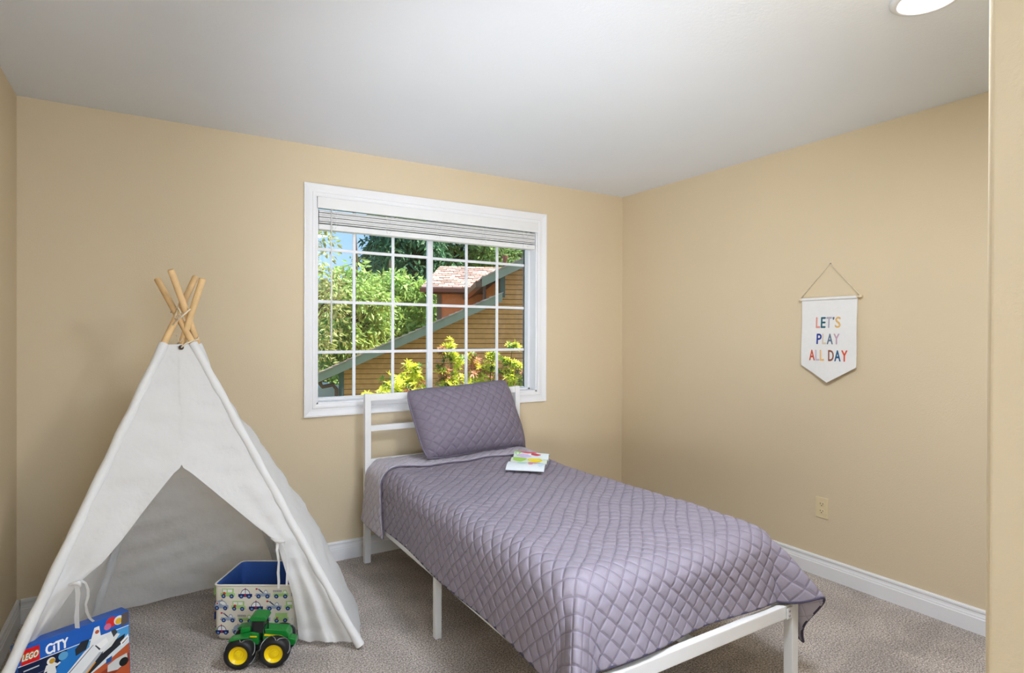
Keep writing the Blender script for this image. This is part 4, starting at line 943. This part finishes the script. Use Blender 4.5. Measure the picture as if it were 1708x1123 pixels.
# rear wing with its shingled roof facing the window
WY = 4.2
e0 = ph(703, 480, WY); e1 = ph(850, 480, WY); rg0 = ph(735, 445, WY+2.4); rg1 = ph(860, 441, WY+2.4)
mb = MB(); r = random.Random(5); nrow = 15
for i in range(nrow):
    f0, f1 = i/nrow, (i+1.15)/nrow
    pa0, pb0 = e0+(rg0-e0)*f0, e1+(rg1-e1)*f0; pa1, pb1 = e0+(rg0-e0)*f1, e1+(rg1-e1)*f1
    x = pa0.x-(.15 if i % 2 else 0)
    while x < pb0.x:
        xa, xb = max(pa0.x, x+.008), min(pb0.x, x+.30); dz = r.uniform(.02, .05)
        if xb > xa+.03:
            vs = [(xa, pa0.y, pa0.z+dz), (xb, pa0.y, pa0.z+dz), (xb, pa1.y, pa1.z+.012), (xa, pa1.y, pa1.z+.012), (xa, pa0.y, pa0.z-.01), (xb, pa0.y, pa0.z-.01), (xb, pa1.y, pa1.z-.01), (xa, pa1.y, pa1.z-.01)]
            mb.add(vs, [(0, 1, 2, 3), (4, 7, 6, 5), (0, 4, 5, 1), (1, 5, 6, 2), (2, 6, 7, 3), (3, 7, 4, 0)])
        x += .31
o = build('wing_shingles', mb, M['shingle'], hs); o['kind'] = 'stuff'
mb = MB(); mb.box((e0.x-.05, WY-.10, e0.z-.13), (e1.x, WY+.02, e0.z-.005), .01); build('gutter', mb, M['gutter'], hs)
ww0 = ph(735, 500, WY+.35); z = GZ
while z < e0.z-.05:
    mb = MB(); mb.add([(ww0.x, WY+.332, z), (e1.x, WY+.332, z), (e1.x, WY+.39, z), (ww0.x, WY+.39, z), (ww0.x, WY+.347, z+.15), (e1.x, WY+.347, z+.15), (e1.x, WY+.39, z+.15), (ww0.x, WY+.39, z+.15)], [(0, 1, 2, 3), (7, 6, 5, 4), (0, 4, 5, 1), (1, 5, 6, 2), (2, 6, 7, 3), (3, 7, 4, 0)])
    build('wing_siding_board', mb, M['siding_brown'], hs); z += .15
mb = MB(); mb.box((ww0.x-.12, WY+.30, GZ), (ww0.x+.02, WY+.42, e0.z-.1)); build('corner_trim', mb, M['trimdk'], hs)
mb = MB(); mb.box((e0.x+.1, WY-.05, e0.z-.16), (e1.x, WY+.40, e0.z-.13)); build('soffit', mb, M['soffit'], hs)

# ------------------------------------------------------------------ foliage
def leaves(cent, n_per, rad, ln, wd, droop, seed, up_bias=0.0):
    """leaf blades (folded diamonds) around cluster centres; returns an MB"""
    r = np.random.default_rng(seed); C = np.repeat(np.asarray(cent, float), n_per, 0); n = len(C)
    o = r.normal(size=(n, 3)); o /= np.linalg.norm(o, axis=1)[:, None]; o *= rad*r.uniform(.3, 1, (n, 1))**.6; o[:, 2] *= .75
    P = C+o
    d = o/np.linalg.norm(o, axis=1)[:, None]+r.normal(size=(n, 3))*.5; d[:, 2] += -droop+up_bias; d /= np.linalg.norm(d, axis=1)[:, None]
    a = np.cross(d, r.normal(size=(n, 3))); a /= np.linalg.norm(a, axis=1)[:, None]; b = np.cross(d, a)
    L_ = ln*r.uniform(.6, 1.3, (n, 1)); W_ = wd*r.uniform(.7, 1.2, (n, 1))
    v = np.stack([P, P+d*L_*.45+a*W_+b*W_*.35, P+d*L_, P+d*L_*.45-a*W_+b*W_*.35], 1).reshape(-1, 3)
    mb = MB(); mb.v = [tuple(x) for x in v.tolist()]
    for i in range(n): mb.f += [(4*i, 4*i+1, 4*i+2), (4*i, 4*i+2, 4*i+3)]
    mb.mi = [0]*len(mb.f); return mb
def leaf_obj(name, mb, m_, parent):
    me = bpy.data.meshes.new(name); off = OFF.get(parent, Vector((0, 0, 0))); v = np.array(mb.v)-np.array(off)
    me.from_pydata(v.tolist(), [], mb.f); me.materials.append(m_); me.update(); o = bpy.data.objects.new(name, me); link(o, parent); return o
def tree(name, label, base, height, cents, n_per, rad, ln, wd, droop, m_, seed, group, trunk_r=.14):
    t = thing(name, label, 'tree', base, group=group); b = Vector(base); r = random.Random(seed)
    top = b+Vector((0, 0, height)); pts = [b+(top-b)*(k/6)+Vector((r.uniform(-.12, .12), r.uniform(-.12, .12), 0))*(k > 0) for k in range(7)]
    mb = MB(); mb.tube(pts, [trunk_r*(1-.85*k/6) for k in range(7)], 8); build('trunk', mb, M['bark'], t, smooth=True)
    mb = MB()
    for c in cents[::max(1, len(cents)//26)]:
        c = Vector(c); f = min(.9, max(.08, (c.z-b.z)/height-.12)); s0 = b+(top-b)*f
        mb.tube([s0, s0+(c-s0)*.5+Vector((0, 0, .15)), c], [trunk_r*.28, trunk_r*.16, trunk_r*.05], 5)
    build('branches', mb, M['bark'], t, smooth=True)
    leaf_obj('foliage', leaves(cents, n_per, rad, ln, wd, droop, seed), m_, t); return t
def crown(c, rx, ry, rz, n, seed, shell=.55):
    r = np.random.default_rng(seed); o = r.normal(size=(n, 3)); o /= np.linalg.norm(o, axis=1)[:, None]; o *= r.uniform(shell, 1, (n, 1))
    return [(c[0]+a*rx, c[1]+b*ry, c[2]+d*rz) for a, b, d in o]
def cone(c, r0, h, n, seed):
    r = np.random.default_rng(seed); out = []
    for _ in range(n):
        f = r.uniform()**1.4; a = r.uniform(0, 2*np.pi); rr = r0*(1-f)**.8*r.uniform(.5, 1)
        out.append((c[0]+rr*math.cos(a), c[1]+rr*math.sin(a), c[2]+h*f-.25*rr))
    return out
def at2(px, py, y): return at(px, py, 'y', y)
def base_at(p): return (p.x, p.y, GZ)
G1 = 'trees behind the neighbouring house'
c = at2(645, 535, 15.5); tree('leafy_tree', 'bright green leafy tree directly behind the low end of the roof', base_at(c), 5.6, crown((c.x, c.y, c.z-.2), 1.9, 1.4, 2.0, 150, 1), 75, .42, .24, .05, .6, M['leaf_a'], 1, G1)
c = at2(592, 525, 13.5); tree('leafy_tree', 'tall pale green tree with drooping sprays left of the roof', base_at(c), 6.4, crown((c.x-.1, c.y, c.z-.1), 1.1, 1.0, 1.7, 90, 2), 70, .38, .22, .045, .8, M['leaf_a'], 2, G1)
c = at2(512, 500, 11.5); tree('olive_tree', 'thin olive-brown tree at the left edge of the window view', base_at(c), 5.4, crown((c.x+.05, c.y, c.z+.0), .85, .8, 2.3, 60, 3), 36, .34, .16, .035, .6, M['leaf_c'], 3, G1)
c = at2(545, 625, 19.5); tree('low_tree', 'low green tree under the eave at the far left', base_at(c), 3.2, crown((c.x-.6, c.y, c.z-.1), 1.7, 1.0, 1.6, 80, 4), 60, .45, .24, .05, .4, M['leaf_d'], 4, G1)
c = at2(690, 440, 21); tree('conifer', 'dark blue-green conifer rising behind the bright leafy tree', base_at(c), 9.5, cone((c.x, c.y, GZ+1.5), 3.0, 9.8, 240, 5), 70, .55, .34, .06, .9, M['leaf_b'], 5, G1, .25)
c = at2(655, 440, 24); tree('conifer', 'dark conifer with sky showing through its top, left of the others', base_at(c), 9.0, cone((c.x, c.y, GZ+1.0), 3.0, 9.9, 170, 6), 60, .6, .36, .06, .9, M['leaf_b'], 6, G1, .25)
c = at2(765, 425, 23); tree('broad_tree', 'sunlit olive green tree above the shingled wing roof', base_at(c), 7.5, crown((c.x, c.y, c.z+.6), 3.2, 2.2, 3.2, 190, 7), 75, .6, .30, .07, .4, M['leaf_d'], 7, G1, .25)
c = at2(850, 420, 25); tree('broad_tree', 'yellow-green tree at upper right behind the house vent pipe', base_at(c), 8, crown((c.x+.4, c.y, c.z+.6), 3.4, 2.2, 3.0, 170, 8), 70, .6, .30, .07, .3, M['leaf_c'], 8, G1, .25)
c = at2(720, 380, 30); tree('conifer', 'tall shaded conifer furthest back in the window view', base_at(c), 12, cone((c.x, c.y, GZ+1.5), 4.6, 13.5, 260, 9), 60, .75, .42, .08, .9, M['leaf_b'], 9, G1, .3)
# shrubs below the window
def rosette(mb, c, axis, n, ln, wd, r):
    c = Vector(c); axis = Vector(axis).normalized(); u = axis.orthogonal().normalized(); v = axis.cross(u)
    for k in range(n):
        a = 2*math.pi*k/n+r.uniform(-.25, .25); e = r.uniform(-.15, .95); d = (u*math.cos(a)+v*math.sin(a))*math.cos(e)+axis*math.sin(e); s = d.cross(axis).normalized()
        l_ = ln*r.uniform(.75, 1.2); b = d.cross(s)*.3
        tip = c+d*l_+Vector((0, 0, -.18*l_)); mid = c+d*l_*.5
        mb.add([c, mid+s*wd+b*wd, tip, mid-s*wd+b*wd], [(0, 1, 2), (0, 2, 3)])
def shrub(label, spots, basept, seed, dense):
    """spots: photograph pixels, distance and size of each leafy tip"""
    r = random.Random(seed); t = thing('shrub', label, 'shrub', basept, group='shrubs below the window'); B = Vector(basept)
    mats = ['leaf_y', 'leaf_g', 'leaf_p']; ms = [MB(), MB(), MB()]; st = MB()
    for (px, py, y, sz, kind) in spots:
        c = at(px, py, 'y', y); bend = B+(c-B)*.55+Vector((0, 0, .10)); st.tube([B+(c-B)*.15, bend, c], [.010, .006, .003], 5)
        for k in range(dense):
            p = c+Vector((r.gauss(0, sz), r.gauss(0, sz), r.gauss(0, sz*.75))); ax_ = Vector((r.gauss(0, .5), r.gauss(-.15, .5), 1))
            w_ = 2 if (kind == 2 and r.random() < .6) else (1 if r.random() < .22 else 0)
            rosette(ms[w_], p, ax_, 13, .062, .0085, r)
    build('stems', st, M['bark'], t, smooth=True)
    for nm, m_, b_ in zip(('yellow_leaves', 'green_leaves', 'bronze_tips'), mats, ms):
        if b_.f: leaf_obj(nm, b_, M[m_], t)
sL = [(646, 655, 2.0, .05, 0), (655, 640, 2.0, .05, 0), (640, 662, 2.0, .05, 0), (670, 660, 2.05, .06, 0), (678, 632, 2.05, .055, 0), (688, 616, 2.05, .04, 0), (690, 640, 2.1, .055, 0), (700, 655, 2.0, .05, 2), (685, 658, 1.95, .05, 2), (710, 662, 2.0, .05, 0), (616, 664, 2.0, .035, 0), (695, 665, 1.95, .05, 0)]
sR = [(748, 580, 1.9, .03, 0), (738, 588, 1.9, .02, 2), (752, 594, 1.95, .035, 0), (764, 602, 1.95, .04, 0), (738, 616, 1.9, .035, 2), (742, 632, 1.95, .045, 2), (752, 636, 2.0, .05, 0), (745, 648, 2.0, .05, 0), (765, 648, 2.0, .055, 0), (786, 600, 2.1, .04, 2), (792, 614, 2.1, .045, 2), (788, 630, 2.1, .05, 0), (800, 622, 2.05, .04, 2), (800, 642, 2.1, .055, 0), (820, 596, 2.0, .035, 0), (818, 612, 2.05, .045, 0), (824, 630, 2.05, .05, 2), (845, 606, 2.0, .04, 0), (862, 609, 1.95, .035, 0), (855, 578, 1.9, .028, 0), (848, 630, 2.0, .05, 0), (846, 645, 2.0, .05, 0), (830, 650, 2.0, .05, 0), (780, 652, 2.0, .05, 0), (870, 622, 1.95, .02, 2), (868, 640, 2.0, .025, 0), (876, 632, 2.0, .03, 0)]
b1 = at(680, 700, 'y', 2.1); b2 = at(800, 700, 'y', 2.1)
shrub('small yellow-green shrub left of the window\'s centre bar', sL, (b1.x, 2.1, GZ), 21, 17)
shrub('larger yellow-green shrub with bronze tips right of the window\'s centre bar', sR, (b2.x, 2.1, GZ), 22, 17)

# ------------------------------------------------------------------ parked car
cp = at(542, 655, 'y', 15); car = thing('parked_car', 'white car parked beyond the left corner of the ochre house', 'car', (cp.x-.25, 15, GZ))
LZ = lambda z: GZ+z*1.07
prof = [(-2.2, .35), (2.2, .35), (2.3, .62), (2.2, .86), (1.2, .95), (.55, 1.42), (-1.2, 1.47), (-1.9, 1.0), (-2.25, .92), (-2.3, .6)]
mb = MB(); X0 = cp.x-.25; mb.prism(prof, lambda u, v, d: (X0+u, 14.1+d, LZ(v)), 1.7); cbod = build('body', mb, M['car'], car); b = cbod.modifiers.new('edge', 'BEVEL'); b.width = .06; b.segments = 3; b.limit_method = 'ANGLE'
for y in (14.09, 15.805):
    mb = MB(); mb.prism([(-1.05, 1.0), (-.22, 1.0), (-.24, 1.30), (-1.1, 1.32), (-1.6, 1.02)], lambda u, v, d: (X0+u, y+d*.01-.005, LZ(v)), 1); build('side_window', mb, M['smoke'], car)
for x in (-1.4, 1.4):
    for y in (14.15, 15.75):
        mb = MB(); mb.lathe([(0, .09), (.2, .1), (.32, .09), (.33, 0), (.32, -.09), (.2, -.1), (0, -.09)], 20, Matrix.Translation((X0+x, y, LZ(.33))) @ Matrix.Rotation(math.pi/2, 4, 'X')); build('wheel', mb, M['tyre'], car, smooth=True, sharp=.7)
